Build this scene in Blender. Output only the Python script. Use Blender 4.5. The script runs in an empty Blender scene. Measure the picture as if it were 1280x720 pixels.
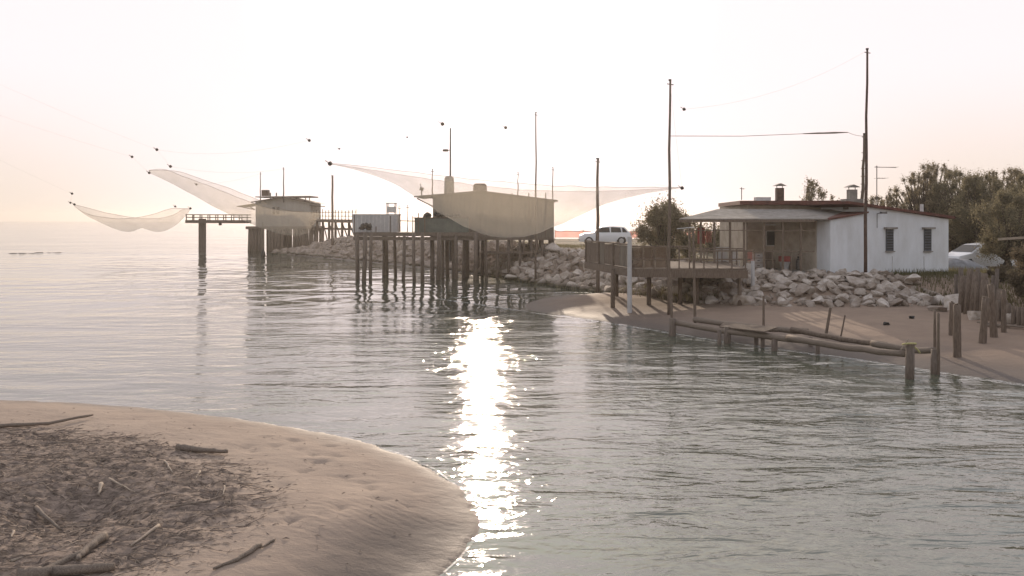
import bpy, bmesh, math, random
import numpy as np
from mathutils import Vector, Matrix, noise

random.seed(7); rng = np.random.default_rng(7)
H = 4.0; F = 1108.0; CX = 640.0; HY = 274.0       # eye height, focal length (px), principal column, horizon row
C = bpy.context.scene.collection
R = math.radians

def W(px, py, z=0.0):                      # point of the plane z under photo pixel (px,py)
    Y = (H - z) * F / (py - HY)
    return Vector(((px - CX) * Y / F, Y, z))
def D(px, py, Y):                          # point at depth Y
    return Vector(((px - CX) * Y / F, Y, H - (py - HY) * Y / F))
def ZP(py, Y): return H - (py - HY) * Y / F
def XP(px, Y): return (px - CX) * Y / F

# ------------------------------------------------------------------ materials
def nodes(name):
    m = bpy.data.materials.new(name); m.use_nodes = True
    nt = m.node_tree; b = nt.nodes['Principled BSDF']
    return m, nt, b
def mat(name, c1, c2=None, scale=6.0, rough=0.8, bump=0.0, stretch=(1,1,1), detail=5, spec=0.3, metal=0.0, bscale=None):
    m, nt, b = nodes(name); N = nt.nodes; L = nt.links
    b.inputs['Roughness'].default_value = rough
    b.inputs['Specular IOR Level'].default_value = spec
    b.inputs['Metallic'].default_value = metal
    if c2 is None: c2 = tuple(x * 0.7 for x in c1)
    tc = N.new('ShaderNodeTexCoord'); mp = N.new('ShaderNodeMapping'); mp.inputs['Scale'].default_value = stretch
    L.new(tc.outputs['Object'], mp.inputs['Vector'])
    n = N.new('ShaderNodeTexNoise'); n.inputs['Scale'].default_value = scale; n.inputs['Detail'].default_value = detail
    n.inputs['Roughness'].default_value = 0.65
    L.new(mp.outputs[0], n.inputs['Vector'])
    r = N.new('ShaderNodeValToRGB'); r.color_ramp.elements[0].position = 0.32; r.color_ramp.elements[1].position = 0.68
    r.color_ramp.elements[0].color = (*c2, 1); r.color_ramp.elements[1].color = (*c1, 1)
    L.new(n.outputs['Fac'], r.inputs['Fac']); L.new(r.outputs['Color'], b.inputs['Base Color'])
    if bump:
        n2 = N.new('ShaderNodeTexNoise'); n2.inputs['Scale'].default_value = bscale or scale * 3; n2.inputs['Detail'].default_value = 6
        L.new(mp.outputs[0], n2.inputs['Vector'])
        bp = N.new('ShaderNodeBump'); bp.inputs['Strength'].default_value = 1.0; bp.inputs['Distance'].default_value = bump
        L.new(n2.outputs['Fac'], bp.inputs['Height']); L.new(bp.outputs[0], b.inputs['Normal'])
    return m

M = {}
M['wood']   = mat('weathered_wood', (.20,.15,.11), (.095,.068,.05), 5, .85, .01, (6,6,1))
M['woodx']  = mat('weathered_plank', (.17,.125,.09), (.08,.058,.042), 5, .85, .01, (1,6,6))
M['dwood']  = mat('dark_wet_wood', (.19,.145,.11), (.09,.068,.052), 5, .7, .012, (6,6,1))
M['pale']   = mat('pale_driftwood', (.42,.34,.26), (.22,.17,.13), 8, .85, .004, (8,8,8))
M['drift']  = mat('grey_driftwood', (.27,.215,.165), (.12,.09,.068), 9, .85, .006, (8,8,8))
M['white']  = mat('white_painted_wall', (.68,.68,.68), (.55,.54,.52), 1.6, .8, .004, (1,1,.35), bscale=25)
M['wpaint'] = mat('white_paint', (.62,.60,.57), (.42,.39,.36), 5, .7)
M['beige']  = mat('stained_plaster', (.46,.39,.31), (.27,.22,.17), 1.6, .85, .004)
M['huta']   = mat('grey_boarded_wall', (.36,.33,.29), (.26,.235,.20), 1.5, .85, .006, (1,1,.3))
M['hutb']   = mat('brown_boarded_wall', (.20,.165,.125), (.12,.098,.075), 1.4, .85, .008, (4,4,.6))
M['green']  = mat('green_panel', (.15,.16,.13), (.10,.11,.09), 2, .7)
M['redroof']= mat('red_brown_roof', (.15,.055,.04), (.08,.035,.028), 4, .8, .004)
M['roof']   = mat('dull_roof_sheet', (.12,.095,.075), (.065,.05,.042), 3, .8, .004)
M['metal']  = mat('dull_steel', (.20,.19,.18), (.10,.085,.075), 12, .5, metal=.5)
M['rust']   = mat('rusty_steel', (.12,.07,.05), (.06,.04,.032), 7, .8)
M['dark']   = mat('dark_iron', (.04,.035,.03), (.022,.02,.018), 8, .6)
M['shutter']= mat('dark_shutter', (.10,.105,.115), (.06,.062,.068), 6, .6)
M['glass']  = mat('dark_glass', (.02,.022,.025), (.015,.017,.02), 2, .3, spec=.12)
M['car']    = mat('white_car_paint', (.72,.72,.72), (.68,.68,.68), 1, .25, spec=.6)
M['tyre']   = mat('black_rubber', (.025,.025,.025), (.018,.018,.018), 10, .8)
M['alloy']  = mat('wheel_rim_metal', (.45,.45,.45), (.35,.35,.35), 10, .35, metal=.7)
M['lampg']  = mat('headlamp_glass', (.6,.6,.6), (.5,.5,.5), 10, .1, spec=.8)
M['redc']   = mat('faded_red_cloth', (.36,.09,.075), (.24,.06,.05), 5, .9)
M['pinkc']  = mat('faded_pink_cloth', (.55,.27,.22), (.42,.19,.15), 5, .9)
M['tarp']   = mat('grey_tarpaulin', (.22,.22,.22), (.12,.115,.11), 3, .55, .02, bscale=4)
M['plastic']= mat('white_plastic', (.48,.46,.44), (.38,.36,.34), 3, .5)
M['bark']   = mat('tree_bark', (.10,.075,.055), (.05,.038,.028), 9, .9, .01)
M['concrete']=mat('old_concrete', (.30,.27,.235), (.17,.15,.125), 3, .9, .006)
M['rope']   = mat('old_rope', (.22,.18,.13), (.13,.10,.07), 20, .9)
M['yrope']  = mat('yellow_rope', (.55,.50,.22), (.35,.31,.14), 20, .9)
M['bouy']   = mat('black_float', (.03,.028,.026), (.02,.018,.016), 8, .5)

def leafmat(name, c1, c2, tl=.5):
    m, nt, b = nodes(name); N = nt.nodes; L = nt.links
    oi = N.new('ShaderNodeNewGeometry'); r = N.new('ShaderNodeValToRGB')
    r.color_ramp.elements[0].color = (*c1,1); r.color_ramp.elements[1].color = (*c2,1)
    L.new(oi.outputs['Random Per Island'], r.inputs['Fac']); L.new(r.outputs['Color'], b.inputs['Base Color'])
    b.inputs['Roughness'].default_value = .75; b.inputs['Specular IOR Level'].default_value = .2
    t = N.new('ShaderNodeBsdfTranslucent'); L.new(r.outputs['Color'], t.inputs['Color'])
    mx = N.new('ShaderNodeMixShader'); mx.inputs[0].default_value = tl
    L.new(b.outputs[0], mx.inputs[1]); L.new(t.outputs[0], mx.inputs[2]); L.new(mx.outputs[0], N['Material Output'].inputs['Surface'])
    return m
M['leafa'] = leafmat('olive_brown_leaves', (.15,.125,.08), (.32,.26,.16))
M['leafb'] = leafmat('dull_green_leaves', (.135,.12,.075), (.29,.245,.15))
M['leafc'] = leafmat('dry_brown_leaves', (.11,.088,.058), (.20,.155,.10))
M['grass'] = leafmat('dry_grass', (.10,.09,.045), (.20,.17,.09))
M['grassg']= leafmat('green_grass', (.06,.075,.03), (.13,.135,.06))

def netmat(name, col, alpha, sc=(14,14,14)):
    m, nt, b = nodes(name); N = nt.nodes; L = nt.links
    b.inputs['Base Color'].default_value = (*col,1); b.inputs['Roughness'].default_value = .8
    t = N.new('ShaderNodeBsdfTranslucent'); t.inputs['Color'].default_value = (*col,1)
    mx = N.new('ShaderNodeMixShader'); mx.inputs[0].default_value = .6
    L.new(b.outputs[0], mx.inputs[1]); L.new(t.outputs[0], mx.inputs[2])
    tr = N.new('ShaderNodeBsdfTransparent'); ma = N.new('ShaderNodeMixShader')
    tc = N.new('ShaderNodeTexCoord'); n = N.new('ShaderNodeTexNoise'); n.inputs['Scale'].default_value = .9; n.inputs['Detail'].default_value = 4
    L.new(tc.outputs['Object'], n.inputs['Vector'])
    mr = N.new('ShaderNodeMapRange'); mr.inputs[1].default_value=.3; mr.inputs[2].default_value=.7
    mr.inputs[3].default_value = alpha*.85; mr.inputs[4].default_value = alpha*1.15
    L.new(n.outputs['Fac'], mr.inputs[0]); L.new(mr.outputs[0], ma.inputs[0])
    L.new(tr.outputs[0], ma.inputs[1]); L.new(mx.outputs[0], ma.inputs[2]); L.new(ma.outputs[0], N['Material Output'].inputs['Surface'])
    return m
M['net']  = netmat('fine_cream_netting', (.52,.45,.35), .31)
M['netf'] = netmat('fine_grey_netting', (.46,.39,.29), .28)
M['neto'] = netmat('orange_mesh', (.75,.22,.14), .7)
M['netd'] = netmat('dark_screen_mesh', (.12,.09,.07), .75)

# ------------------------------------------------------------------ mesh building
class MB:
    def __init__(s): s.v = []; s.f = []
    def quad(s, a, b, c, d):
        i = len(s.v); s.v += [tuple(a), tuple(b), tuple(c), tuple(d)]; s.f.append((i, i+1, i+2, i+3)); return s
    def box(s, c, size, rz=0.0, mtx=None):
        i = len(s.v); hx, hy, hz = size[0]/2, size[1]/2, size[2]/2
        m = mtx or Matrix.Rotation(rz, 3, 'Z'); c = Vector(c)
        for x in (-hx, hx):
            for y in (-hy, hy):
                for z in (-hz, hz): s.v.append(tuple(c + m @ Vector((x, y, z))))
        for f in ((0,1,3,2),(4,6,7,5),(0,4,5,1),(2,3,7,6),(0,2,6,4),(1,5,7,3)): s.f.append(tuple(i+k for k in f))
        return s
    def beam(s, p, q, w, h):                # rectangular bar from p to q
        p = Vector(p); q = Vector(q); d = q - p; L = d.length; d.normalize()
        up = Vector((0,0,1)) if abs(d.z) < .95 else Vector((0,1,0))
        sx = d.cross(up).normalized(); uy = sx.cross(d).normalized()
        m = Matrix((d, sx, uy)).transposed()
        return s.box((p + q) / 2, (L, w, h), mtx=m)
    def tube(s, pts, rad, n=8, jit=0.0, closed=True):
        pts = [Vector(p) for p in pts]
        if not hasattr(rad, '__len__'): rad = [rad] * len(pts)
        base = len(s.v); up = None
        for k, p in enumerate(pts):
            d = (pts[min(k+1, len(pts)-1)] - pts[max(k-1, 0)]).normalized()
            ref = Vector((0,0,1)) if abs(d.z) < .9 else Vector((1,0,0))
            a = d.cross(ref).normalized(); b = d.cross(a).normalized()
            for j in range(n):
                t = 2*math.pi*j/n; r = rad[k] * (1 + random.uniform(-jit, jit))
                s.v.append(tuple(p + a*math.cos(t)*r + b*math.sin(t)*r))
        for k in range(len(pts)-1):
            for j in range(n):
                a0 = base + k*n + j; a1 = base + k*n + (j+1) % n
                s.f.append((a0, a1, a1+n, a0+n))
        if closed:
            s.f.append(tuple(base + j for j in range(n-1, -1, -1)))
            s.f.append(tuple(base + (len(pts)-1)*n + j for j in range(n)))
        return s
    def prism(s, poly, ext):                # poly: list of 3-D points, ext: vector
        i = len(s.v); n = len(poly); e = Vector(ext)
        s.v += [tuple(p) for p in poly] + [tuple(Vector(p) + e) for p in poly]
        s.f.append(tuple(range(i+n-1, i-1, -1))); s.f.append(tuple(range(i+n, i+2*n)))
        for k in range(n): s.f.append((i+k, i+(k+1) % n, i+n+(k+1) % n, i+n+k))
        return s
    def hull(s, pts):
        bm = bmesh.new()
        for p in pts: bm.verts.new(p)
        bmesh.ops.convex_hull(bm, input=bm.verts[:])
        for v in [v for v in bm.verts if not v.link_faces]: bm.verts.remove(v)
        bm.verts.index_update(); i = len(s.v)
        s.v += [tuple(v.co) for v in bm.verts]; s.f += [tuple(i + v.index for v in f.verts) for f in bm.faces]; bm.free()
        return s
    def mesh(s, name, material, smooth=False, origin=None):
        me = bpy.data.meshes.new(name)
        v = s.v
        if origin is not None:
            o = origin; v = [(a-o[0], b-o[1], c-o[2]) for a, b, c in v]
        me.from_pydata(v, [], s.f)
        bm = bmesh.new(); bm.from_mesh(me); bmesh.ops.recalc_face_normals(bm, faces=bm.faces[:]); bm.to_mesh(me); bm.free()
        if smooth:
            me.polygons.foreach_set('use_smooth', [True]*len(me.polygons))
            if smooth == 'auto': me.set_sharp_from_angle(angle=R(40))
        me.materials.append(M[material] if isinstance(material, str) else material); me.update()
        return me
    def build(s, name, material, parent=None, smooth=False):
        o = parent.matrix_world.translation if parent is not None and parent.parent is None else None
        if parent is not None:
            w = Vector((0,0,0)); p = parent
            while p is not None: w += p.location; p = p.parent
            ob = bpy.data.objects.new(name, s.mesh(name, material, smooth, w)); ob.parent = parent
        else:
            vs = np.array(s.v); c = Vector(((vs[:,0].min()+vs[:,0].max())/2, (vs[:,1].min()+vs[:,1].max())/2, vs[:,2].min()))
            ob = bpy.data.objects.new(name, s.mesh(name, material, smooth, c)); ob.location = c
        C.objects.link(ob); return ob

def tag(o, label=None, cat=None, group=None, kind=None):
    if label: o['label'] = label
    if cat: o['category'] = cat
    if group: o['group'] = group
    if kind: o['kind'] = kind
    return o
def thing(name, loc, label, cat, group=None):
    o = bpy.data.objects.new(name, None); o.location = loc; o.empty_display_size = .3; C.objects.link(o)
    return tag(o, label, cat, group)

# ------------------------------------------------------------------ ground heights
def sd_poly(poly, X, Y):                    # signed distance, positive inside
    P = np.array(poly, float); Q = np.roll(P, -1, 0)
    d2 = np.full(X.shape, 1e18); ins = np.zeros(X.shape, bool)
    for (ax, ay), (bx, by) in zip(P, Q):
        ex, ey = bx-ax, by-ay; t = np.clip(((X-ax)*ex + (Y-ay)*ey) / (ex*ex+ey*ey), 0, 1)
        d2 = np.minimum(d2, (X-ax-t*ex)**2 + (Y-ay-t*ey)**2)
        c = ((ay > Y) != (by > Y)); xx = ax + (Y-ay) * ex / (ey if abs(ey) > 1e-9 else 1e-9)
        ins ^= c & (X < xx)
    return np.where(ins, 1, -1) * np.sqrt(d2)
def chaikin(pts, n=2):
    for _ in range(n):
        q = []
        for a, b in zip(pts, pts[1:] + pts[:1]):
            q += [(a[0]*.75+b[0]*.25, a[1]*.75+b[1]*.25), (a[0]*.25+b[0]*.75, a[1]*.25+b[1]*.75)]
        pts = q
    return pts
sh_px = [(1500,512),(1280,479),(1200,468),(1120,455),(1060,446),(1000,438.5),(940,430),(880,421.5),(840,414.5),(800,408),(740,399),(700,393.5),(672,390),(655,385),(664,377),(690,371),(722,368.5),(757,366.5),(742,362.5),(700,357.5),(650,350.5),(612,345),(560,339),(500,332),(440,326),(380,320),(356,318)]
SHORE = [tuple(W(*p)[:2]) for p in sh_px] + [(-28,106),(-24,111),(-10,108),(5,103),(20,101),(60,104),(170,125),(170,-30),(14,-30)]
SHORE = chaikin(SHORE, 2)
rb = [(18.2,37.0),(16.0,36.2),(13.7,36.2),(11.9,36.6),(9.76,37.3),(7.8,39.2),(6.4,44.1),(4.9,49.1),(2.9,53.1),(.5,57.9),(-1.2,63.2),(-4.6,69.4),(-9.2,77.4),(-14.8,86.2),(-22,97),(-25,101.3)]
UP = rb + [(-25.5,105),(-22,108),(-10,105.5),(5,101),(20,99),(60,102),(168,122),(168,-20),(19,-20),(17.2,24),(16.7,28.4),(16.3,31)]
def sstep(t): t = np.clip(t, 0, 1); return t*t*(3-2*t)
def land_z(X, Y):
    X = np.asarray(X, float); Y = np.asarray(Y, float)
    d = sd_poly(SHORE, X, Y); u = sd_poly(UP, X, Y)
    z = np.where(d > 0, .02 + .50 * (1-np.exp(-np.maximum(d,0)/4.5)), np.maximum(d*.12, -1.6))
    up = 1.42 + .45 * sstep((Y-48)/22) - .85*np.exp(-(((X-27)/7)**2 + ((Y-57)/9)**2))
    up = up * sstep((X+29)/16 + .12)
    k = sstep((u+.4)/3.6)
    return z*(1-k) + np.maximum(up, z)*k
_gx = np.arange(-40, 70, .2); _gy = np.arange(15, 125, .2); _GZ = land_z(*np.meshgrid(_gx, _gy))
def gz(x, y):
    i = min(max((x+40)/.2, 0), len(_gx)-1.001); j = min(max((y-15)/.2, 0), len(_gy)-1.001); a, b = int(i), int(j); u, v = i-a, j-b
    return float((_GZ[b,a]*(1-u)+_GZ[b,a+1]*u)*(1-v) + (_GZ[b+1,a]*(1-u)+_GZ[b+1,a+1]*u)*v)

def nz(X, Y, s, seed=0.0, oct=3):
    out = np.empty(X.size); x = X.ravel()*s; y = Y.ravel()*s
    f = noise.fractal
    for i in range(X.size): out[i] = f((x[i], y[i], seed), 1.0, 2.0, oct)
    return out.reshape(X.shape)
def grid_obj(name, xs, ys, Z, material, keep=None, attr=None):
    X, Y = np.meshgrid(xs, ys); ny, nx = X.shape
    idx = np.arange(nx*ny).reshape(ny, nx)
    f = np.stack([idx[:-1,:-1], idx[:-1,1:], idx[1:,1:], idx[1:,:-1]], -1).reshape(-1, 4)
    V = np.stack([X, Y, Z], -1).reshape(-1, 3)
    if keep is not None:
        kk = keep.ravel(); f = f[kk[f].any(1)]
        used = np.unique(f); mp = np.full(nx*ny, -1); mp[used] = np.arange(len(used)); V = V[used]; f = mp[f]
    else: used = np.arange(nx*ny)
    me = bpy.data.meshes.new(name); me.from_pydata(V.tolist(), [], f.tolist())
    me.polygons.foreach_set('use_smooth', [True]*len(me.polygons))
    if attr is not None:
        for an, A in attr.items():
            a = me.attributes.new(an, 'FLOAT', 'POINT'); a.data.foreach_set('value', A.ravel()[used].astype(np.float32))
    me.materials.append(material); me.update()
    o = bpy.data.objects.new(name, me); C.objects.link(o); return o

# sand material: wet near the water line (by height), dark debris / earth by attribute
def sandmat(name, dry, dry2, wet, cover, h0=.03, h1=.22, ripples=False, coverscale=6):
    m, nt, b = nodes(name); N = nt.nodes; L = nt.links
    tc = N.new('ShaderNodeTexCoord'); sep = N.new('ShaderNodeSeparateXYZ'); L.new(tc.outputs['Object'], sep.inputs[0])
    def noi(s, d=6, r=.6, st=None):
        n = N.new('ShaderNodeTexNoise'); n.inputs['Scale'].default_value = s; n.inputs['Detail'].default_value = d; n.inputs['Roughness'].default_value = r
        if st:
            mp = N.new('ShaderNodeMapping'); mp.inputs['Scale'].default_value = st[0]; mp.inputs['Rotation'].default_value = (0,0,st[1]); L.new(tc.outputs['Object'], mp.inputs[0]); L.new(mp.outputs[0], n.inputs['Vector'])
        else: L.new(tc.outputs['Object'], n.inputs['Vector'])
        return n
    def ramp(a, pa, ca, pb, cb):
        r = N.new('ShaderNodeValToRGB'); r.color_ramp.elements[0].position = pa; r.color_ramp.elements[1].position = pb
        r.color_ramp.elements[0].color = (*ca,1); r.color_ramp.elements[1].color = (*cb,1); L.new(a, r.inputs[0]); return r
    def mixc(f, a, bb):
        x = N.new('ShaderNodeMix'); x.data_type = 'RGBA'; L.new(f, x.inputs[0]); L.new(a, x.inputs[6])
        if isinstance(bb, tuple): x.inputs[7].default_value = (*bb,1)
        else: L.new(bb, x.inputs[7])
        return x.outputs[2]
    n1 = noi(.8, 8, .65); c = ramp(n1.outputs['Fac'], .35, dry2, .65, dry).outputs[0]
    sp = noi(28, 3, .7); spk = ramp(sp.outputs['Fac'], .66, (0,0,0), .72, (1,1,1))
    mm = N.new('ShaderNodeMath'); mm.operation='MULTIPLY'; mm.inputs[1].default_value=.55; L.new(spk.outputs[0], mm.inputs[0])
    c = mixc(mm.outputs[0], c, tuple(x*.45 for x in dry))
    # wetness from height plus noise
    n2 = noi(1.3, 5, .6); ad = N.new('ShaderNodeMath'); ad.operation = 'MULTIPLY_ADD'; ad.inputs[1].default_value = .12; L.new(n2.outputs['Fac'], ad.inputs[0])
    L.new(sep.outputs['Z'], ad.inputs[2])
    mr = N.new('ShaderNodeMapRange'); mr.inputs[1].default_value = h0+.06; mr.inputs[2].default_value = h1+.06; mr.inputs[3].default_value = 1; mr.inputs[4].default_value = 0
    L.new(ad.outputs[0], mr.inputs[0]); c = mixc(mr.outputs[0], c, wet)
    da = N.new('ShaderNodeAttribute'); da.attribute_name = 'slope_shade'; c = mixc(da.outputs['Fac'], c, wet)  # slope shade painted over the sand, using the wet-sand colour
    at = N.new('ShaderNodeAttribute'); at.attribute_name = 'cover'
    n3 = noi(coverscale, 8, .75, ((.5,1,1),.3)); cc = ramp(n3.outputs['Fac'], .38, tuple(x*.55 for x in cover), .66, tuple(min(1,x*1.7) for x in cover)).outputs[0]
    n4 = noi(2.2, 6, .7); cf = N.new('ShaderNodeMath'); cf.operation='MULTIPLY_ADD'; cf.inputs[1].default_value = .9; cf.inputs[2].default_value=-.45; L.new(n4.outputs['Fac'], cf.inputs[0])
    c2 = N.new('ShaderNodeMath'); c2.operation='ADD'; c2.use_clamp=True; L.new(cf.outputs[0], c2.inputs[0]); L.new(at.outputs['Fac'], c2.inputs[1])
    c3 = N.new('ShaderNodeMapRange'); c3.inputs[1].default_value=.35; c3.inputs[2].default_value=.6; L.new(c2.outputs[0], c3.inputs[0])
    c = mixc(c3.outputs[0], c, cc)
    L.new(c, b.inputs['Base Color'])
    rr = N.new('ShaderNodeMapRange'); rr.inputs[3].default_value = .9; rr.inputs[4].default_value = .6; L.new(mr.outputs[0], rr.inputs[0]); L.new(rr.outputs[0], b.inputs['Roughness'])
    b.inputs['Specular IOR Level'].default_value = .15
    nb = noi(7, 8, .7, ((.6,1,1),.2)); bp = N.new('ShaderNodeBump'); bp.inputs['Strength'].default_value=1; bp.inputs['Distance'].default_value=.035
    L.new(nb.outputs['Fac'], bp.inputs['Height']); last = bp
    if ripples:
        wv = N.new('ShaderNodeTexWave'); wv.inputs['Scale'].default_value = 1.6; wv.inputs['Distortion'].default_value = 5; wv.inputs['Detail'].default_value = 3; wv.inputs['Detail Scale'].default_value=1.2
        mp = N.new('ShaderNodeMapping'); mp.inputs['Rotation'].default_value = (0,0,R(-62)); mp.inputs['Scale'].default_value=(1.3,1.3,1.3); L.new(tc.outputs['Object'], mp.inputs[0]); L.new(mp.outputs[0], wv.inputs['Vector'])
        at2 = N.new('ShaderNodeAttribute'); at2.attribute_name = 'ripple'
        ml = N.new('ShaderNodeMath'); ml.operation='MULTIPLY'; L.new(wv.outputs['Fac'], ml.inputs[0]); L.new(at2.outputs['Fac'], ml.inputs[1])
        b2 = N.new('ShaderNodeBump'); b2.inputs['Strength'].default_value=1; b2.inputs['Distance'].default_value=.006; L.new(ml.outputs[0], b2.inputs['Height']); L.new(last.outputs[0], b2.inputs['Normal']); last = b2
    L.new(last.outputs[0], b.inputs['Normal'])
    return m

# ------------------------------------------------------------------ right bank terrain
xs = np.concatenate([np.arange(-40,-1,.9), np.arange(-1,26,.22), np.arange(26,60,.9), np.arange(60,171,5)])
ys = np.concatenate([np.arange(-30,17,4), np.arange(17,56,.22), np.arange(56,130,.9)])
X, Y = np.meshgrid(xs, ys); Z = land_z(X, Y)
dS = sd_poly(SHORE, X, Y); uU = sd_poly(UP, X, Y)
nn = nz(X, Y, .55, 3.0, 4); Z = Z + nn*.035*np.clip(dS,0,1)
cover = np.clip(sstep((uU-1.0)/3.0), 0, 1) * .62 * (1 - .5*np.clip((nn+.1),0,1))
matland = sandmat('beach_sand', (.30,.22,.16), (.25,.182,.134), (.12,.095,.078), (.115,.10,.062), h0=.05, h1=.30)
o = grid_obj('beach', xs, ys, Z, matland, keep=(dS > -14), attr={'cover': cover}); tag(o, kind='structure')

# ------------------------------------------------------------------ foreground sand spit
sp_px = [(-260,497),(-100,499),(0,501),(100,505),(200,512.5),(300,525),(380,537),(440,550),(500,569),(545,590),(580,618),(598,645),(599,658),(588,678),(570,700),(545,722),(505,760),(440,830)]
SPIT = [tuple(W(*p)[:2]) for p in sp_px] + [(-2.6,5.5),(-6,2),(-40,0),(-40,19)]
SPIT = chaikin(SPIT, 2)
deb_px = [(-200,528),(0,528),(80,531),(150,541),(230,557),(285,575),(312,600),(322,630),(290,655),(225,690),(160,720),(60,760),(-300,760)]
DEB = [tuple(W(p[0], p[1], .42)[:2]) for p in deb_px]
xs = np.arange(-22, 1.2, .065); ys = np.arange(4.0, 21.5, .065)
X, Y = np.meshgrid(xs, ys); dS = sd_poly(SPIT, X, Y) + nz(X, Y, 1.7, 22.0, 3)*.09; dD = sd_poly(DEB, X, Y)
prof = .02 + .34*(1-np.exp(-np.maximum(dS,0)/1.6)) + .12*sstep(dD/2)
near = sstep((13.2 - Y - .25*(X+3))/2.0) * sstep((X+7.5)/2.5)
prof = prof*(1-near) + near*(.02 + .36*sstep(dS/1.9)*.9 + .02*np.clip(dS,0,2))
Z = np.where(dS > 0, prof, np.maximum(dS*.15, -.8))
n1 = nz(X, Y, 1.1, 1.0, 3); n2 = nz(X*.6, Y*1.1, 4.5, 5.0, 4); n3 = nz(X*.55+Y*.1, Y*1.2, 11, 9.0, 3)
m = sstep((dD + .35 + n1*.5)/.9)
rid = np.abs(n2); rid = 1 - 2*rid
Z = Z + np.clip(dS,0,1)*(n1*.03) + m*(rid*.034 + n3*.030 - .015) + (1-m)*np.clip(dS/1.5,0,1)*n3*.006
# hollow
hx, hy = W(95, 632, .42)[:2]; Z -= .20*np.exp(-(((X-hx)/.75)**2 + ((Y-hy)/.8)**2))
# footprints pressed in the smooth sand
fp = [(335,540),(372,556),(316,561),(400,572),(420,562),(430,590),(464,603),(458,595),(350,610),(358,606),(327,646),(322,640),(330,663),(365,658),(475,618),(510,620),(520,600),(412,546),(390,562),(345,552),(307,556),(366,543),(380,585),(425,640),(400,650)]
for k, (a, b_) in enumerate(fp):
    x0, y0 = W(a, b_, .3)[:2]; an = random.uniform(0, 3.14); ca, sa = math.cos(an), math.sin(an)
    u = (X-x0)*ca + (Y-y0)*sa; v = -(X-x0)*sa + (Y-y0)*ca
    Z -= random.uniform(.03,.06)*np.exp(-((u/.15)**2 + (v/.07)**2))
rx, ry = W(470, 665, .15)[:2]
rip = np.exp(-((((X+1.9)*.75+(Y-11.2)*.66)/1.6)**2 + (((X+1.9)*.66-(Y-11.2)*.75)/.55)**2)) * np.clip(dS/.5,0,1)
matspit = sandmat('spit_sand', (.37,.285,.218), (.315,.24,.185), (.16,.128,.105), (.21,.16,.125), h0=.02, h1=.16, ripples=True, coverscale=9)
o = grid_obj('sand_spit', xs, ys, Z, matspit, keep=(dS > -2.5), attr={'cover': m*.75, 'ripple': rip, 'slope_shade': near*(1-sstep((dS-.7)/1.0))}); tag(o, kind='structure')  # last attribute paints shade onto the backlit near slope
SX, SY, SZ = xs, ys, Z
def sz(x, y):
    i = int(np.clip(round((x-SX[0])/.065), 0, len(SX)-1)); j = int(np.clip(round((y-SY[0])/.065), 0, len(SY)-1)); return float(SZ[j, i])

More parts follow.
